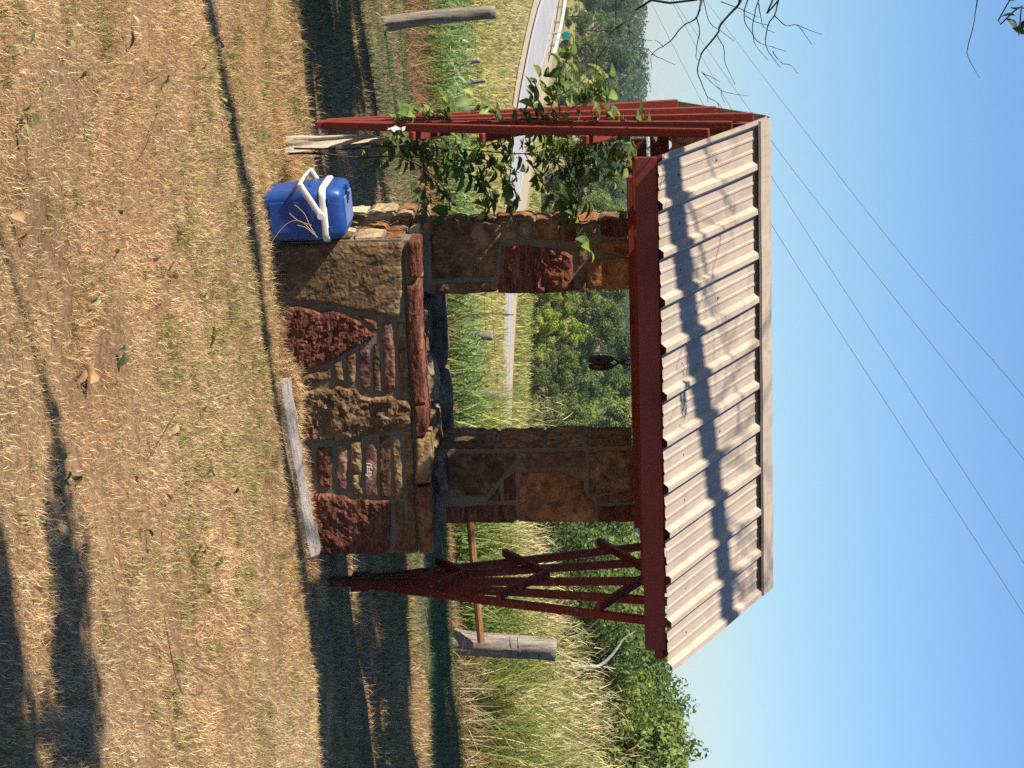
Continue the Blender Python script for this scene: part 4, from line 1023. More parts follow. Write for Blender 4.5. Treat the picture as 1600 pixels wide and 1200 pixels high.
# distant wood on the ridge, one mass
def woodland():
    rr = np.random.default_rng(3); lumps = []
    for i in range(520):
        Y = rr.uniform(270, 640); X = rr.uniform(-.24, .24) * Y; g = hz(X, Y); h = rr.uniform(4.0, 6.2); R0 = rr.uniform(2.4, 4.2)
        for q in range(3): lumps.append(((X + rr.normal() * R0 * .4, Y + rr.normal() * R0 * .4, g + h * (.35 + .25 * q)), (R0 * (1 - .2 * q), R0 * (1 - .2 * q), h * .28)))
    V, F4, c = crown_leaves(rr, lumps, 150000, .62, DARK); me = fast_mesh('woodland', V, F4, None, c); me.materials.append(LEAF)
    tag(link('woodland', me), 'distant dark green wood covering the far ridge', 'woodland', kind='stuff')
woodland()
# bleached dead tree before the right-hand scrub
def snag():
    Y = 24.; m0 = at(886, 1044, Y); e = empty('dead_snag', (m0.x, m0.y, hz(m0.x, m0.y)), 0); tag(e, 'bleached dead branch reaching up from the tall grass at right', 'dead tree'); L = Vector(e.location)
    m = MB(); m.tube(smooth_curve([Vector((m0.x, m0.y, hz(m0.x, m0.y) - .1)) - L] + [at(x, y, Y) - L for x, y in ((886, 1043), (915, 1042), (935, 1041), (952, 1028), (965, 1012), (975, 998), (995, 985))], 4), [.030 - .0009 * i for i in range(29)], 7); m.build('trunk', BLEACHED, e)
    for l, a in (([(935, 1041), (950, 1043), (962, 1045)], 0.011), ([(950, 1044), (958, 1050)], 0.007), ([(915, 1041), (922, 1028)], 0.010), ([(975, 998), (983, 990), (978, 982)], 0.006)):
        m = MB(); C = smooth_curve([at(x, y, Y + .05) - L for x, y in l], 4); m.tube(C, [a * (1 - .6 * i / len(C)) for i in range(len(C))], 6); m.build('branch', BLEACHED, e)
snag()

# ------------------------------------------------------------------ the near tree at left: trunk out of view, dead boughs hanging into it
def near_tree():
    tx, ty = -.916 - 3 * math.cos(SUN_AZ), 9.40 - 3 * math.sin(SUN_AZ); g = hz(tx, ty); e = empty('bare_tree', (tx, ty, g), 0); tag(e, 'half dead tree at the left whose bare twigs hang against the sky', 'tree'); L = Vector(e.location)
    m = MB(); m.tube(smooth_curve([(0, 0, -.3), (.03, .02, 1.5), (-.05, .05, 3.2), (.06, .0, 4.6), (.0, .05, 6.0), (.1, 0, 7.0)], 5), [.15 - .055 * min(1, i / 11) - .0008 * i for i in range(26)], 10); m.build('trunk', BARK, e)
    def branch(px, r0, r1=.0010, Y0=9.0, dY=.10, pre=None, n=3):
        P = [at(900 + x / 4, y / 4, Y0 + dY * math.sin(i * 1.7 + x)) - L for i, (x, y) in enumerate(px)]
        if pre:                              # carry the bough on, in its own line, to the trunk
            d0 = (P[0] - P[1]).normalized(); d0 = Vector((min(d0.x, -.35), d0.y, d0.z)).normalized(); P = [Vector(pre[0]) if len(pre) > 1 else P[0] + d0 * .9, P[0] + d0 * .45] + P
        C = smooth_curve(P, n); k = len(C)
        for i in range(1, k - 1): C[i] = C[i] + Vector((fbm((i, x_seed[0], 0), .7, 2), 0, fbm((i, x_seed[0], 5), .7, 2))) * .0028
        x_seed[0] += 1.3; mb = MB(); mb.tube(C, [r0 + (r1 - r0) * (i / (k - 1)) ** .75 for i in range(k)], 6); mb.build('branch', TWIG, e)
    x_seed = [0.0]
    S1, S2, S3 = (.0, .05, 3.4), (.0, .05, 2.6), (.0, .02, 4.6)
    B = [([(1035, 0), (985, 60), (905, 150), (880, 220), (800, 310), (770, 380), (760, 460), (785, 520), (820, 600), (880, 640), (925, 695)], .011, [S1, (.9, .35, 3.2)]),
     ([(785, 0), (770, 70), (745, 120), (660, 170), (600, 245), (545, 290), (475, 340), (475, 440)], .010, [S1, (.9, .3, 2.95)]), ([(475, 340), (540, 370), (620, 405)], .003, None), ([(545, 290), (510, 260), (490, 250)], .003, None),
     ([(755, 115), (775, 190), (760, 270), (748, 350), (770, 380)], .005, None), ([(800, 0), (820, 100), (850, 160), (900, 190), (990, 260)], .005, [(.8, .4, 2.9)]), ([(885, 225), (920, 290), (935, 400), (995, 530)], .004, None),
     ([(1075, 0), (1050, 70), (1060, 150), (1105, 220), (1120, 280), (1200, 375)], .006, [(.9, .35, 3.2)]), ([(1140, 0), (1115, 90), (1105, 210), (1150, 270), (1215, 290), (1310, 320)], .006, [(.8, .3, 3.3)]),
     ([(1265, 0), (1240, 95), (1200, 160), (1190, 290), (1240, 370), (1280, 425)], .008, [S1, (.9, .3, 3.4)]), ([(1230, 320), (1280, 390), (1340, 410), (1390, 460)], .003, None),
     ([(1240, 100), (1310, 160), (1380, 155), (1430, 215), (1475, 280)], .004, None), ([(1380, 155), (1460, 190), (1540, 215)], .0025, None), ([(785, 450), (880, 545), (950, 580), (1080, 600)], .003, None), ([(790, 455), (860, 490), (900, 510)], .003, None),
     ([(470, 0), (375, 60), (340, 120), (270, 165), (215, 210), (190, 290), (130, 370), (85, 440)], .011, [S2, (.8, .3, 2.35)]), ([(130, 370), (120, 460), (115, 560)], .003, None), ([(140, 380), (180, 500), (205, 560)], .003, None), ([(215, 210), (140, 240), (120, 330)], .003, None),
     ([(250, 0), (250, 150), (290, 245)], .006, [S2, (.9, .3, 2.2)]), ([(330, 150), (350, 280), (430, 300), (490, 340)], .004, None), ([(330, 190), (400, 240), (480, 255)], .003, None), ([(1140, 20), (1150, 90), (1175, 170), (1240, 205)], .004, None),
     ([(1060, 100), (1130, 140), (1210, 160)], .003, None), ([(905, 10), (1000, 45), (1080, 80), (1140, 110)], .004, None), ([(820, 600), (825, 640)], .002, None), ([(880, 640), (900, 690)], .002, None), ([(905, 560), (910, 600), (930, 640)], .002, None),
     ([(2508, 0), (2480, 180), (2448, 300), (2460, 380), (2524, 488)], .006, [S3, (.9, .2, 4.2)])]
    for px, r0, pre in B: branch(px, r0 * .62, pre=pre)
    # upper boughs that shade the roof
    rr = random.Random(8)
    for i in range(13):
        th = rr.uniform(.6, 2.0); z0 = rr.uniform(3.8, 6.6); ln = rr.uniform(.5, 1.2); P = [Vector((0, .03, z0))]
        for k in range(4): P.append(P[-1] + Vector((math.cos(th) * ln / 4, math.sin(th) * ln / 4, rr.uniform(.0, .18)))); th += rr.uniform(-.35, .35)
        C = smooth_curve(P, 4); mb = MB(); mb.tube(C, [.012 * (1 - .85 * j / len(C)) for j in range(len(C))], 6); mb.build('branch', BARK, e)
        for q in range(5):
            p = C[rr.randint(4, len(C) - 1)]; th2 = th + rr.uniform(-1.2, 1.2); mb = MB(); l2 = rr.uniform(.2, .5)
            mb.tube(smooth_curve([p, p + Vector((math.cos(th2) * l2 * .5, math.sin(th2) * l2 * .5, rr.uniform(-.1, .15))), p + Vector((math.cos(th2) * l2, math.sin(th2) * l2, rr.uniform(-.25, .2)))], 3), [.004, .0038, .0035, .003, .0025, .002, .0015], 5); mb.build('twig', TWIG, e)
    # the few live leaves in the corner of the view
    lm = leaf_mesh('leaf', .055, .030, .4, .3, (.02, .035, .012), 9)
    for k in range(12):
        p = at(rr.uniform(1583, 1625), rr.uniform(-15, 62), 9.0) - L; o = bpy.data.objects.new('leaf', lm); COL.objects.link(o); o.parent = e; o.location = p; o.rotation_euler = (rr.uniform(-1, 1), rr.uniform(.2, 1.4), rr.uniform(0, 6))
    P = [at(x, y, 9.0) - L for x, y in ((1600, -40), (1596, 10), (1592, 55))]; mb = MB(); mb.tube(smooth_curve([Vector(S3)] + P, 4), .003, 5); mb.build('twig', TWIG, e)
near_tree()
# the grove at left, out of view, that throws the long shade over the lawn
def shade_trees():
    sp = []
    def shade(cx, cy, rad, zc, hgt_, seed, n, lab):
        """crown centred so that its shadow falls on (cx, cy)"""
        k = zc / math.tan(SUN_EL); X = cx - math.cos(SUN_AZ) * k; Y = cy - math.sin(SUN_AZ) * k
        tm, cm = tree_proto(seed, zc + hgt_, rad, zc - hgt_, n, .20, OAK, 30); TX = min(X, -5.0 - .3 * (seed % 3)); e = empty('shade_tree', (TX, Y, hz(TX, Y)), 0); tag(e, lab, 'tree', 'grove left of the well')
        c = link('crown', cm, None, e); c.location = (X - TX, 0, 0)
        m = MB(); m.tube(smooth_curve([(0, 0, -.5), (.05, 0, 1.6), ((X - TX) * .15, 0, zc - hgt_ * 1.4), ((X - TX) * .6, .1, zc - .4), (X - TX, 0, zc)], 5), [.15 - .006 * i for i in range(21)], 9); m.build('trunk', BARK, e)
    G = 'leafy shade tree in the grove left of the well'
    k = 41
    for X in (-7.6, -5.0, -2.6): shade(X, 12.45 + .1 * (k % 2), 1.15, 5.3 + .2 * (k % 3), .8, k, 3000, G); shade(X + 1.2, 13.75 + .1 * (k % 2), 1.05, 5.6, .8, k + 20, 2800, G); k += 1
    for X in (.2, 1.7, 3.3, 5.0): shade(X, 13.22 + .08 * (k % 2), 1.02, 5.4 + .2 * (k % 3), .8, k, 3400, G); k += 1
    for X in (1.2, 3.4): shade(X, 14.05, .70, 5.6, .7, k, 2200, G); k += 1
    for X in (1.3, 3.5, 5.9): shade(X, 16.75, 1.35, 6.2, .9, k, 3600, G); k += 1
shade_trees()
def low_limb():
    """leafy limb of a tree standing behind the photographer's left"""
    tx, ty = -5.2, 2.2; e = empty('limb_tree', (tx, ty, hz(tx, ty)), 0); tag(e, 'tree behind the viewpoint whose low leafy limbs shade the front lawn', 'tree'); L = Vector(e.location)
    m = MB(); m.tube(smooth_curve([(0, 0, -.3), (.05, 0, 1.5), (0, .05, 3.0), (.1, .1, 4.5)], 4), [.14 - .008 * i for i in range(13)], 9); m.build('trunk', BARK, e)
    rr = np.random.default_rng(9)
    def limb(g0, g1, z, r0, r1, n):
        k = z / math.tan(SUN_EL); D = Vector((math.cos(SUN_AZ), math.sin(SUN_AZ), 0)) * k
        a = Vector((*g0, 0)) - D + Vector((0, 0, z)); b = Vector((*g1, 0)) - D + Vector((0, 0, z)); lumps = []
        for i in range(12): t = i / 11; s = r0 + (r1 - r0) * t; p = a.lerp(b, t) - L; lumps.append(((p.x + rr.normal() * .02, p.y + rr.normal() * s * .3, p.z + rr.normal() * .03), (.16, s, s * .6)))
        V, F4, c = crown_leaves(rr, lumps, n, .055, OAK); me = fast_mesh('crown', V, F4, None, c); me.materials.append(LEAF); link('crown', me, None, e)
        m = MB(); m.tube(smooth_curve([(0, 0, z * .8), (a - L) * .5 + Vector((0, 0, z * .4 + .2)), a - L, b - L], 4), [.03 - .0018 * i for i in range(13)], 6); m.build('limb', BARK, e)
    g = lambda x, y: (lambda q: (q.x, q.y))(ground_at(x, y))
    limb(g(92, 690), g(150, 1290), 2.6, .05, .28, 2000); limb(g(10, 930), g(42, 1300), 2.7, .06, .22, 1500)
low_limb()

# ------------------------------------------------------------------ grass, weeds and litter
def blades(name, base, h, w, az, lean, bend, c0, c1, segs=2, twist=None):
    """Ribbon blades. base (N,3); h, w, az, lean, bend (N,); c0/c1 (N,3) root and tip colours."""
    n = len(base); V = []; Cc = []
    dx, dy = np.cos(az), np.sin(az); tw = az + (twist if twist is not None else rng.uniform(-1.2, 1.2, n)); sx, sy = -np.sin(tw), np.cos(tw)
    P = base.copy(); th = lean.copy()
    for i in range(segs + 1):
        t = i / segs; ww = w * (1 - t ** 1.6) * .5
        if i < segs:
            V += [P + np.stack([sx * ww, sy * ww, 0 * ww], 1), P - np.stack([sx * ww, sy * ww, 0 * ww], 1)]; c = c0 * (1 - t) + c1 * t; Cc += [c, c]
            st = h / segs; P = P + np.stack([dx * np.sin(th) * st, dy * np.sin(th) * st, np.cos(th) * st], 1); th = th + bend / segs
        else: V.append(P); Cc.append(c1)
    k = 2 * segs + 1; V = np.stack(V, 1).reshape(-1, 3); Cc = np.stack(Cc, 1).reshape(-1, 3); o = (np.arange(n) * k)[:, None]
    F4 = np.concatenate([o + np.array([[2 * i, 2 * i + 1, 2 * i + 3, 2 * i + 2]]) for i in range(segs - 1)]) if segs > 1 else None
    F3 = o + np.array([[2 * segs - 2, 2 * segs - 1, 2 * segs]])
    return V, F4, F3, Cc
def join_blades(parts):
    Vs, F4s, F3s, Cs = [], [], [], []; k = 0
    for V, F4, F3, c in parts:
        Vs.append(V); Cs.append(c); F3s.append(F3 + k)
        if F4 is not None: F4s.append(F4 + k)
        k += len(V)
    return np.concatenate(Vs), (np.concatenate(F4s) if F4s else None), np.concatenate(F3s), np.concatenate(Cs)
def stuff(name, parts, label, cat):
    V, F4, F3, c = join_blades(parts); me = fast_mesh(name, V, F4, F3, c); me.materials.append(GRASS); return tag(link(name, me), label, cat, kind='stuff')
def pick(n, cols, wts=None):
    cols = np.array(cols); k = rng.choice(len(cols), n, p=None if wts is None else np.array(wts) / np.sum(wts)); return cols[k] * rng.uniform(.7, 1.3, (n, 1))
def vnoise(X, Y, s, seed=0):
    """smooth value noise on the ground, 0..1"""
    g = np.random.default_rng(seed).random((64, 64)); x = X * s + 1000; y = Y * s + 1000; xi = np.floor(x).astype(int); yi = np.floor(y).astype(int); fx = x - xi; fy = y - yi; fx = fx * fx * (3 - 2 * fx); fy = fy * fy * (3 - 2 * fy)
    a = g[xi % 64, yi % 64]; b = g[(xi + 1) % 64, yi % 64]; c = g[xi % 64, (yi + 1) % 64]; d = g[(xi + 1) % 64, (yi + 1) % 64]
    return (a * (1 - fx) + b * fx) * (1 - fy) + (c * (1 - fx) + d * fx) * fy
def scatter(n, y0, y1, k=.22, power=1.0, x0=None, x1=None):
    Y = y0 + (y1 - y0) * rng.random(n * 2) ** power; X = rng.uniform(-1, 1, n * 2) * k * Y.max() if x0 is None else rng.uniform(x0, x1, n * 2)
    ok = (np.abs(X) < k * Y) if x0 is None else np.ones(len(X), bool)
    X, Y = X[ok][:n], Y[ok][:n]
    a = (X - WX) * AX.x + (Y - WY) * AX.y; b = (X - WX) * BX.x + (Y - WY) * BX.y
    ok = ~((a > -.005) & (a < CL + .005) & (b > -.005) & (b < CD + .005)); return X[ok], Y[ok]
def B3(X, Y, dz=-.004): return np.stack([X, Y, hgt(X, Y) + dz], 1)
STRAW = [(.60, .41, .20), (.68, .50, .265), (.50, .31, .148), (.41, .235, .115), (.76, .615, .375), (.31, .17, .085)]
SW = [4, 3, 4, 3, 1.6, 2.2]
GREEN = [(.10, .13, .03), (.15, .17, .045), (.21, .21, .06), (.075, .10, .03)]
def lawn():
    parts = []
    # dead thatch, lying and half upright, thicker near the camera
    n = 400000; X, Y = scatter(n, 5.0, 11.6, .215, 1.0); n = len(X)
    patch = vnoise(X, Y, 2.6, 1) * .6 + vnoise(X, Y, 7, 2) * .4; warm = vnoise(X, Y, 1.1, 5)
    thin = vnoise(X, Y, 11, 14) * .45 + vnoise(X, Y, 4.3, 15) * .3 + vnoise(X, Y, 1.6, 16) * .25; k = (thin > .40) | (rng.random(n) < .28); X, Y, patch, warm = X[k], Y[k], patch[k], warm[k]; n = len(X)
    c = pick(n, STRAW, SW) * (.72 + .52 * patch)[:, None]
    warm = warm - .22 * np.clip(X + .2, -1, 1.2); c = c * np.stack([1 + .06 * (warm - .5), 1.03 - .16 * (warm - .5), 1.03 - .40 * (warm - .5)], 1)
    hh = rng.uniform(.010, .034, n) * (.7 + .7 * patch); ww = rng.uniform(.0011, .0026, n)
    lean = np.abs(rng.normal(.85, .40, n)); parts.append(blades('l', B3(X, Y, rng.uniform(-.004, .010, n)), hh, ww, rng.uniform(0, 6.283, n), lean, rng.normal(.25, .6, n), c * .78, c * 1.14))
    # matted clumps of longer bleached grass
    gx, gy = scatter(420, 5.0, 11.3, .215); m = 40; GX = np.repeat(gx, m) + rng.normal(0, .022, len(gx) * m); GY = np.repeat(gy, m) + rng.normal(0, .022, len(gx) * m); n = len(GX); tone = np.repeat(rng.uniform(.55, 1.15, len(gx)), m)[:, None]; c = pick(n, STRAW, [3, 3, 3, 2, 2, 2]) * tone; az = np.repeat(rng.uniform(0, 6.283, len(gx)), m) + rng.normal(0, .7, n)
    parts.append(blades('c', B3(GX, GY), rng.uniform(.025, .065, n), rng.uniform(.0012, .0026, n), az, np.abs(rng.normal(.8, .3, n)), rng.normal(.5, .4, n), c * .7, c * 1.1))
    # living green: small tufts gathered in patches
    gn = 2600; gx, gy = scatter(gn, 5.0, 11.4, .215); keep = (vnoise(gx, gy, 1.7, 3) > .60) | (rng.random(len(gx)) < .10) | ((gy > 9.4) & (rng.random(len(gx)) < .4)); gx, gy = gx[keep], gy[keep]; m = 26
    GX = np.repeat(gx, m) + rng.normal(0, .018, len(gx) * m); GY = np.repeat(gy, m) + rng.normal(0, .018, len(gx) * m); n = len(GX); c = pick(n, GREEN + [(.34, .29, .08), (.40, .34, .12)])
    parts.append(blades('g', B3(GX, GY), rng.uniform(.025, .065, n), rng.uniform(.0018, .0036, n), rng.uniform(0, 6.283, n), np.abs(rng.normal(.55, .3, n)), rng.normal(.6, .4, n), c * .8, c * 1.2))
    # a fringe of straw against the wall and along the timber
    n = 7000; a = rng.uniform(-.35, CL + .25, n); b = -np.abs(rng.normal(0, .035, n)) - .004; X = WX + AX.x * a + BX.x * b; Y = WY + AX.y * a + BX.y * b; c = pick(n, STRAW, SW) * 1.05
    parts.append(blades('f', B3(X, Y), rng.uniform(.03, .085, n), rng.uniform(.0014, .003, n), rng.uniform(0, 6.283, n), np.abs(rng.normal(.6, .4, n)), rng.normal(.4, .5, n), c * .75, c * 1.1))
    n = 4500; t = rng.random(n); p0 = wl(450, 575, -.12); p1 = wl(470, 800, -.06); a = p0.x + (p1.x - p0.x) * t + rng.normal(0, .03, n); b = -.075 + .03 * t + rng.normal(0, .022, n); b = np.minimum(b, -.025); X = WX + AX.x * a + BX.x * b; Y = WY + AX.y * a + BX.y * b; c = pick(n, STRAW[:5], [3, 3, 2, 1, 3])
    hump = .055 * np.exp(-((t - .18) / .25) ** 2) + .025
    parts.append(blades('m', B3(X, Y, rng.random(n) * hump), rng.uniform(.03, .08, n), rng.uniform(.0016, .003, n), rng.uniform(0, 6.283, n), np.abs(rng.normal(1.1, .4, n)), rng.normal(.3, .5, n), c * .8, c * 1.1))
    # dry tufts near the trellis foot and cooler
    for (x, y, cnt, sp, hgt_) in ((430, 205, 500, .09, .13), (445, 262, 700, .08, .15), (425, 150, 400, .1, .10), (440, 120, 300, .08, .09), (450, 235, 400, .05, .14), (432, 300, 200, .05, .08), (470, 330, 300, .06, .12)):
        g = ground_at(x, y); n = cnt; X = g.x + rng.normal(0, sp, n); Y = g.y + rng.normal(0, sp, n); c = pick(n, STRAW, SW) * .9
        parts.append(blades('t', B3(X, Y), rng.uniform(.4, 1, n) * hgt_, rng.uniform(.0016, .0034, n), rng.uniform(0, 6.283, n), np.abs(rng.normal(.5, .3, n)), rng.normal(.9, .5, n), c * .75, c * 1.1, 3))
    stuff('dry_lawn', parts, 'short sun dried tan lawn grass in front of the well', 'grass')
lawn()
def back_lawn():
    parts = []; n = 120000; X, Y = scatter(n, 11.0, 19.2, .225); n = len(X)
    g = np.clip(vnoise(X, Y, .9, 7) * .9 + vnoise(X, Y, 3, 8) * .4 - .15 + 1.0 * np.clip((Y - 14.9) / .5, 0, 1) * np.clip((X + .6) * 2, .3, 1) * (Y < 18.1), 0, 1); isg = rng.random(n) < g; deep = (Y > 15.0) & (Y < 18.1)
    c = np.where(isg[:, None], np.where(deep[:, None], pick(n, [(.05, .12, .05), (.07, .15, .06), (.10, .17, .06)]), pick(n, GREEN)), pick(n, STRAW, SW))
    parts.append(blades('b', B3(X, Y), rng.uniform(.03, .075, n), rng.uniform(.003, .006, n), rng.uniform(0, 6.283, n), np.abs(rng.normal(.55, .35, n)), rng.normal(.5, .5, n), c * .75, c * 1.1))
    stuff('back_lawn', parts, 'patchy green and straw lawn behind the well, mostly in shade', 'grass')
back_lawn()
def weeds():
    """green weeds and grass of the field behind the fence"""
    parts = []
    WG = [(.11, .18, .045), (.16, .235, .06), (.21, .28, .09), (.085, .145, .04), (.27, .28, .10)]
    n = 60000; X, Y = scatter(n, 18.6, 34, .25, 1.2); n = len(X); c = pick(n, WG, [3, 3, 2, 2, 1.2]); hh = rng.uniform(.18, .55, n) * (.45 + .8 * vnoise(X, Y, .6, 11))
    rt = np.clip(X + .3, 0, 1) * (Y < 24); hh *= 1 - .1 * rt
    parts.append(blades('w', B3(X, Y, rng.random(n) * .12), hh, rng.uniform(.008, .018, n), rng.uniform(0, 6.283, n), np.abs(rng.normal(.35, .25, n)), rng.normal(.8, .5, n), c * .8, c * 1.15, 3))
    # leafy tops
    n = 34000; X, Y = scatter(n, 19.0, 34, .25, 1.2); n = len(X); c = pick(n, [(.16, .21, .08), (.22, .27, .12), (.12, .17, .06)]); z = rng.uniform(.10, .50, n) * (.45 + .8 * vnoise(X, Y, .6, 11))
    parts.append(blades('x', B3(X, Y, z), rng.uniform(.05, .11, n), rng.uniform(.02, .04, n), rng.uniform(0, 6.283, n), rng.uniform(.6, 1.7, n), rng.normal(.4, .4, n), c, c * 1.1))
    # brown dead weeds at the lawn's edge, thicker at left
    n = 16000; X, Y = scatter(n, 17.7, 19.4, .24); n = len(X); k = (vnoise(X, Y, 1.3, 21) > .45 - .25 * (X < -.4)) & (rng.random(n) < np.where(X < -.4, .9, np.where((X > .9) & (X < 2.2), .12, .4))); X, Y = X[k], Y[k]; n = len(X); c = pick(n, [(.24, .14, .07), (.36, .22, .11), (.16, .09, .05), (.50, .35, .19)])
    parts.append(blades('d', B3(X, Y), rng.uniform(.06, .34, n) * (1 - .35 * (X > .2)), rng.uniform(.003, .007, n), rng.uniform(0, 6.283, n), np.abs(rng.normal(.5, .35, n)), rng.normal(.9, .6, n), c * .7, c * 1.05, 3))
    # open field to the road
    n = 80000; X, Y = scatter(n, 32, 78, .27, 1.0); RC = np.array(sorted([(y, x) for x, y in ROADC])); n = len(X); yel = np.clip((Y - 38) / 22, 0, 1); c = np.where((rng.random(n) < yel)[:, None], pick(n, [(.33, .31, .075), (.40, .35, .11), (.25, .26, .06), (.42, .33, .15)]), pick(n, WG))
    parts.append(blades('o', B3(X, Y), rng.uniform(.15, .40, n), rng.uniform(.02, .05, n), rng.uniform(0, 6.283, n), np.abs(rng.normal(.4, .3, n)), rng.normal(.6, .5, n), c * .8, c * 1.1))
    # drier strip up to the road on the left
    n = 30000; Y = rng.uniform(60, 135, n); X = rng.uniform(-.25, .05, n) * Y; xr = np.interp(Y, RC[:, 0], RC[:, 1]); k = (X < xr - 3.4) ; X, Y = X[k], Y[k]; n = len(X); c = pick(n, [(.36, .30, .13), (.42, .33, .17), (.30, .28, .08), (.46, .37, .20)])
    parts.append(blades('q', B3(X, Y), rng.uniform(.12, .35, n), rng.uniform(.03, .07, n), rng.uniform(0, 6.283, n), np.abs(rng.normal(.5, .3, n)), rng.normal(.6, .5, n), c * .8, c * 1.1))
    # grass past the road
    n = 22000; Y = rng.uniform(80, 112, n); X = rng.uniform(-.18, .06, n) * Y
    RC = np.array(sorted([(y, x) for x, y in ROADC])); xr = np.interp(Y, RC[:, 0], RC[:, 1]); k = (X > xr + 5.0) & (X < xr + 22); X, Y = X[k], Y[k]; n = len(X); c = pick(n, [(.20, .24, .05), (.28, .29, .07), (.34, .30, .12)])
    parts.append(blades('p', B3(X, Y), rng.uniform(.2, .5, n), rng.uniform(.04, .08, n), rng.uniform(0, 6.283, n), np.abs(rng.normal(.4, .3, n)), rng.normal(.6, .5, n), c * .8, c * 1.1))
    stuff('field_weeds', parts, 'green weeds and yellowing grass filling the field behind the fence', 'weeds')
weeds()
def tall_grass():
    parts = []; TG = [(.19, .25, .05), (.26, .30, .065), (.34, .33, .10), (.14, .20, .045), (.44, .38, .16)]
    def clump(n, x0, x1, y0, y1, h0, h1, prof=None):
        X = rng.uniform(x0, x1, n); Y = rng.uniform(y0, y1, n); hh = rng.uniform(h0, h1, n)
        if prof is not None: hh *= np.interp(X, [p[0] for p in prof], [p[1] for p in prof])
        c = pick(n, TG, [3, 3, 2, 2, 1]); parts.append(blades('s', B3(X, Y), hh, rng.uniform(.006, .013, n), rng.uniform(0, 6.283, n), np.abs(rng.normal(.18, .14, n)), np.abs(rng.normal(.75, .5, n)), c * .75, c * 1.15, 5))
        # seed heads on the tallest
        k = rng.random(n) < .10; m = 7; ii = np.repeat(np.where(k)[0], m); X2 = X[ii] + rng.normal(0, .05, len(ii)); Y2 = Y[ii] + rng.normal(0, .05, len(ii)); z = hh[ii] * rng.uniform(.78, 1.08, len(ii)); c2 = pick(len(ii), [(.50, .41, .20), (.42, .33, .15), (.56, .48, .28)])
        parts.append(blades('h', B3(X2, Y2, z), rng.uniform(.08, .17, len(ii)), rng.uniform(.004, .009, len(ii)), rng.uniform(0, 6.283, len(ii)), rng.uniform(.1, .9, len(ii)), rng.normal(.5, .3, len(ii)), c2, c2, 3))
    PR = [(-.3, .55), (.6, .62), (1.3, .60), (2.2, .8), (2.8, 1.0), (3.4, 1.1), (5, 1.1)]
    clump(11000, .9, 4.6, 19.0, 21.5, .7, 1.32, PR)
    clump(2600, 2.45, 4.6, 18.2, 19.2, .35, .95)
    clump(750, .15, 1.0, 20.5, 23.0, .70, 1.10)          # pale tuft seen past the right pillar
    n = 2000; X = rng.uniform(2.2, 4.4, n); Y = rng.uniform(17.8, 18.9, n); c = pick(n, [(.44, .33, .17), (.32, .22, .11), (.54, .45, .27)])   # bleached stalks
    parts.append(blades('z', B3(X, Y), rng.uniform(.15, .55, n), rng.uniform(.005, .010, n), rng.uniform(0, 6.283, n), np.abs(rng.normal(.6, .4, n)), np.abs(rng.normal(.9, .6, n)), c * .8, c * 1.1, 5))
    stuff('tall_grass', parts, 'tall yellow green seeding grass along the fence at right', 'grass')
tall_grass()
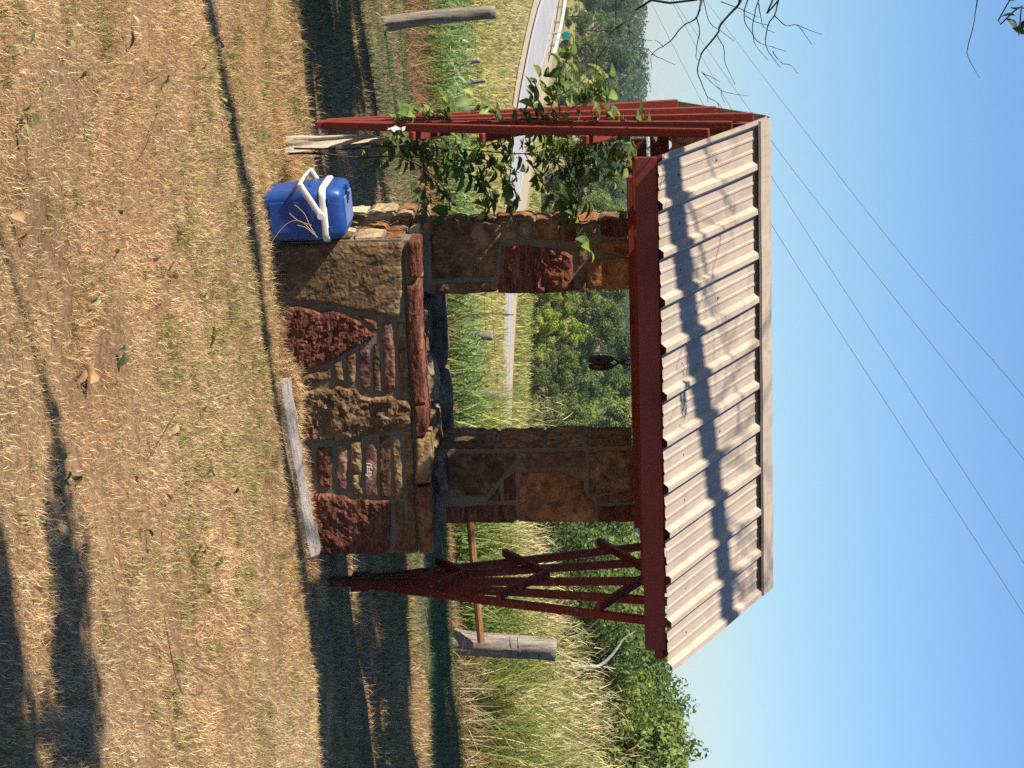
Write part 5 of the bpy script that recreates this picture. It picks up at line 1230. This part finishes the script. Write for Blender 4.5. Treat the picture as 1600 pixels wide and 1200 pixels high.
def litter():
    r = random.Random(31); Gp = (.26, .26, .10); Dk = (.07, .09, .035); Br = (.30, .16, .075); Tn = (.50, .32, .16)
    K = {'g': [leaf_mesh('fallen_leaf', .050, .026, .9, .5, Gp, 21), leaf_mesh('fallen_leaf', .045, .024, 1.2, .8, (.34, .33, .16), 22)], 'd': [leaf_mesh('fallen_leaf', .050, .024, .8, .6, Dk, 23)],
         'b': [leaf_mesh('fallen_leaf', .050, .030, 1.0, .7, Br, 24), leaf_mesh('fallen_leaf', .060, .036, .7, .9, Tn, 25)]}
    spots = {'g': [(30, 45), (95, 62), (102, 58), (190, 45), (205, 40), (18, 90), (30, 165), (36, 178), (20, 190), (28, 215), (350, 175), (347, 190), (345, 160), (310, 458), (310, 468), (320, 510), (318, 523), (325, 530), (140, 463), (335, 610), (88, 718), (93, 735), (118, 753), (95, 760), (40, 825), (215, 735), (362, 735), (310, 855), (300, 850), (218, 862), (335, 75), (380, 60), (240, 975 - 500)],
        'd': [(183, 543), (185, 552), (192, 52), (120, 110), (318, 725), (322, 745), (360, 760), (335, 870), (250, 118), (328, 435), (115, 745), (225, 840), (180, 330), (40, 195)],
        'b': [(120, 575), (124, 590), (127, 600), (226, 412), (238, 402), (250, 422), (262, 425), (258, 408), (285, 110), (310, 100), (255, 780), (50, 920), (58, 985), (90, 838), (320, 832), (310, 640), (265, 662), (22, 348), (28, 365), (312, 928), (420, 1115), (165, 390), (560, 1050), (560, 1062), (575, 1055)]}
    lab = {'g': 'curled pale green leaf fallen on the dry lawn', 'd': 'dark green leaf fallen on the dry lawn', 'b': 'dry brown leaf lying on the lawn'}
    for k, l in spots.items():
        for x, y in l:
            g = ground_at(x, y); o = bpy.data.objects.new('fallen_leaf', r.choice(K[k])); COL.objects.link(o); s = r.uniform(.55, 1.05) * (1.5 if k == 'b' and x < 130 and 560 < y < 620 else 1)
            o.location = (g.x, g.y, hz(g.x, g.y) + .026); o.rotation_euler = (r.uniform(-.9, .9), r.uniform(-.5, .5), r.uniform(0, 6.28)); o.scale = (s, s, s)
            tag(o, lab[k], 'leaf', {'g': 'pale green fallen leaves', 'd': 'dark green fallen leaves', 'b': 'brown fallen leaves'}[k])
    # a few bare twigs on the grass
    tw = [([(222, 690), (226, 712), (238, 690), (262, 650)]), ([(245, 960), (262, 1050), (275, 1085)]), ([(240, 1080), (300, 1085), (305, 1072)]), ([(225, 1010), (300, 1045), (330, 1060)]), ([(205, 245), (215, 235), (235, 180)]), ([(225, 120), (245, 110)])]
    names = ['forked dry twig on the lawn before the timber', 'long dry twig at the lower right of the lawn', 'curved dry twig on the right lawn', 'thin straight dry twig on the right lawn', 'bent twig on the left lawn', 'tiny twig on the left lawn']
    for l, nm in zip(tw, names):
        m = MB(); P = [ground_at(x, y) + Vector((0, 0, .022)) for x, y in l]; m.tube(smooth_curve(P, 6), .0014, 5); tag(m.build('twig', BARK), nm, 'twig')
litter()

# ------------------------------------------------------------------ summer haze in the valley air
def haze():
    m = bpy.data.materials.new('haze_air'); m.use_nodes = True; nt = m.node_tree; nt.nodes.clear(); o = nt.nodes.new('ShaderNodeOutputMaterial'); v = nt.nodes.new('ShaderNodeVolumePrincipled')
    v.inputs['Color'].default_value = (.78, .88, 1.0, 1); v.inputs['Density'].default_value = HAZE; v.inputs['Anisotropy'].default_value = .2; nt.links.new(v.outputs[0], o.inputs['Volume'])
    b = MB().box((-2700, -60, -5.5), (2700, 3700, 14)).build('haze', m); tag(b, 'thin summer haze over the valley', 'haze', kind='stuff')
HAZE = .00022
haze()
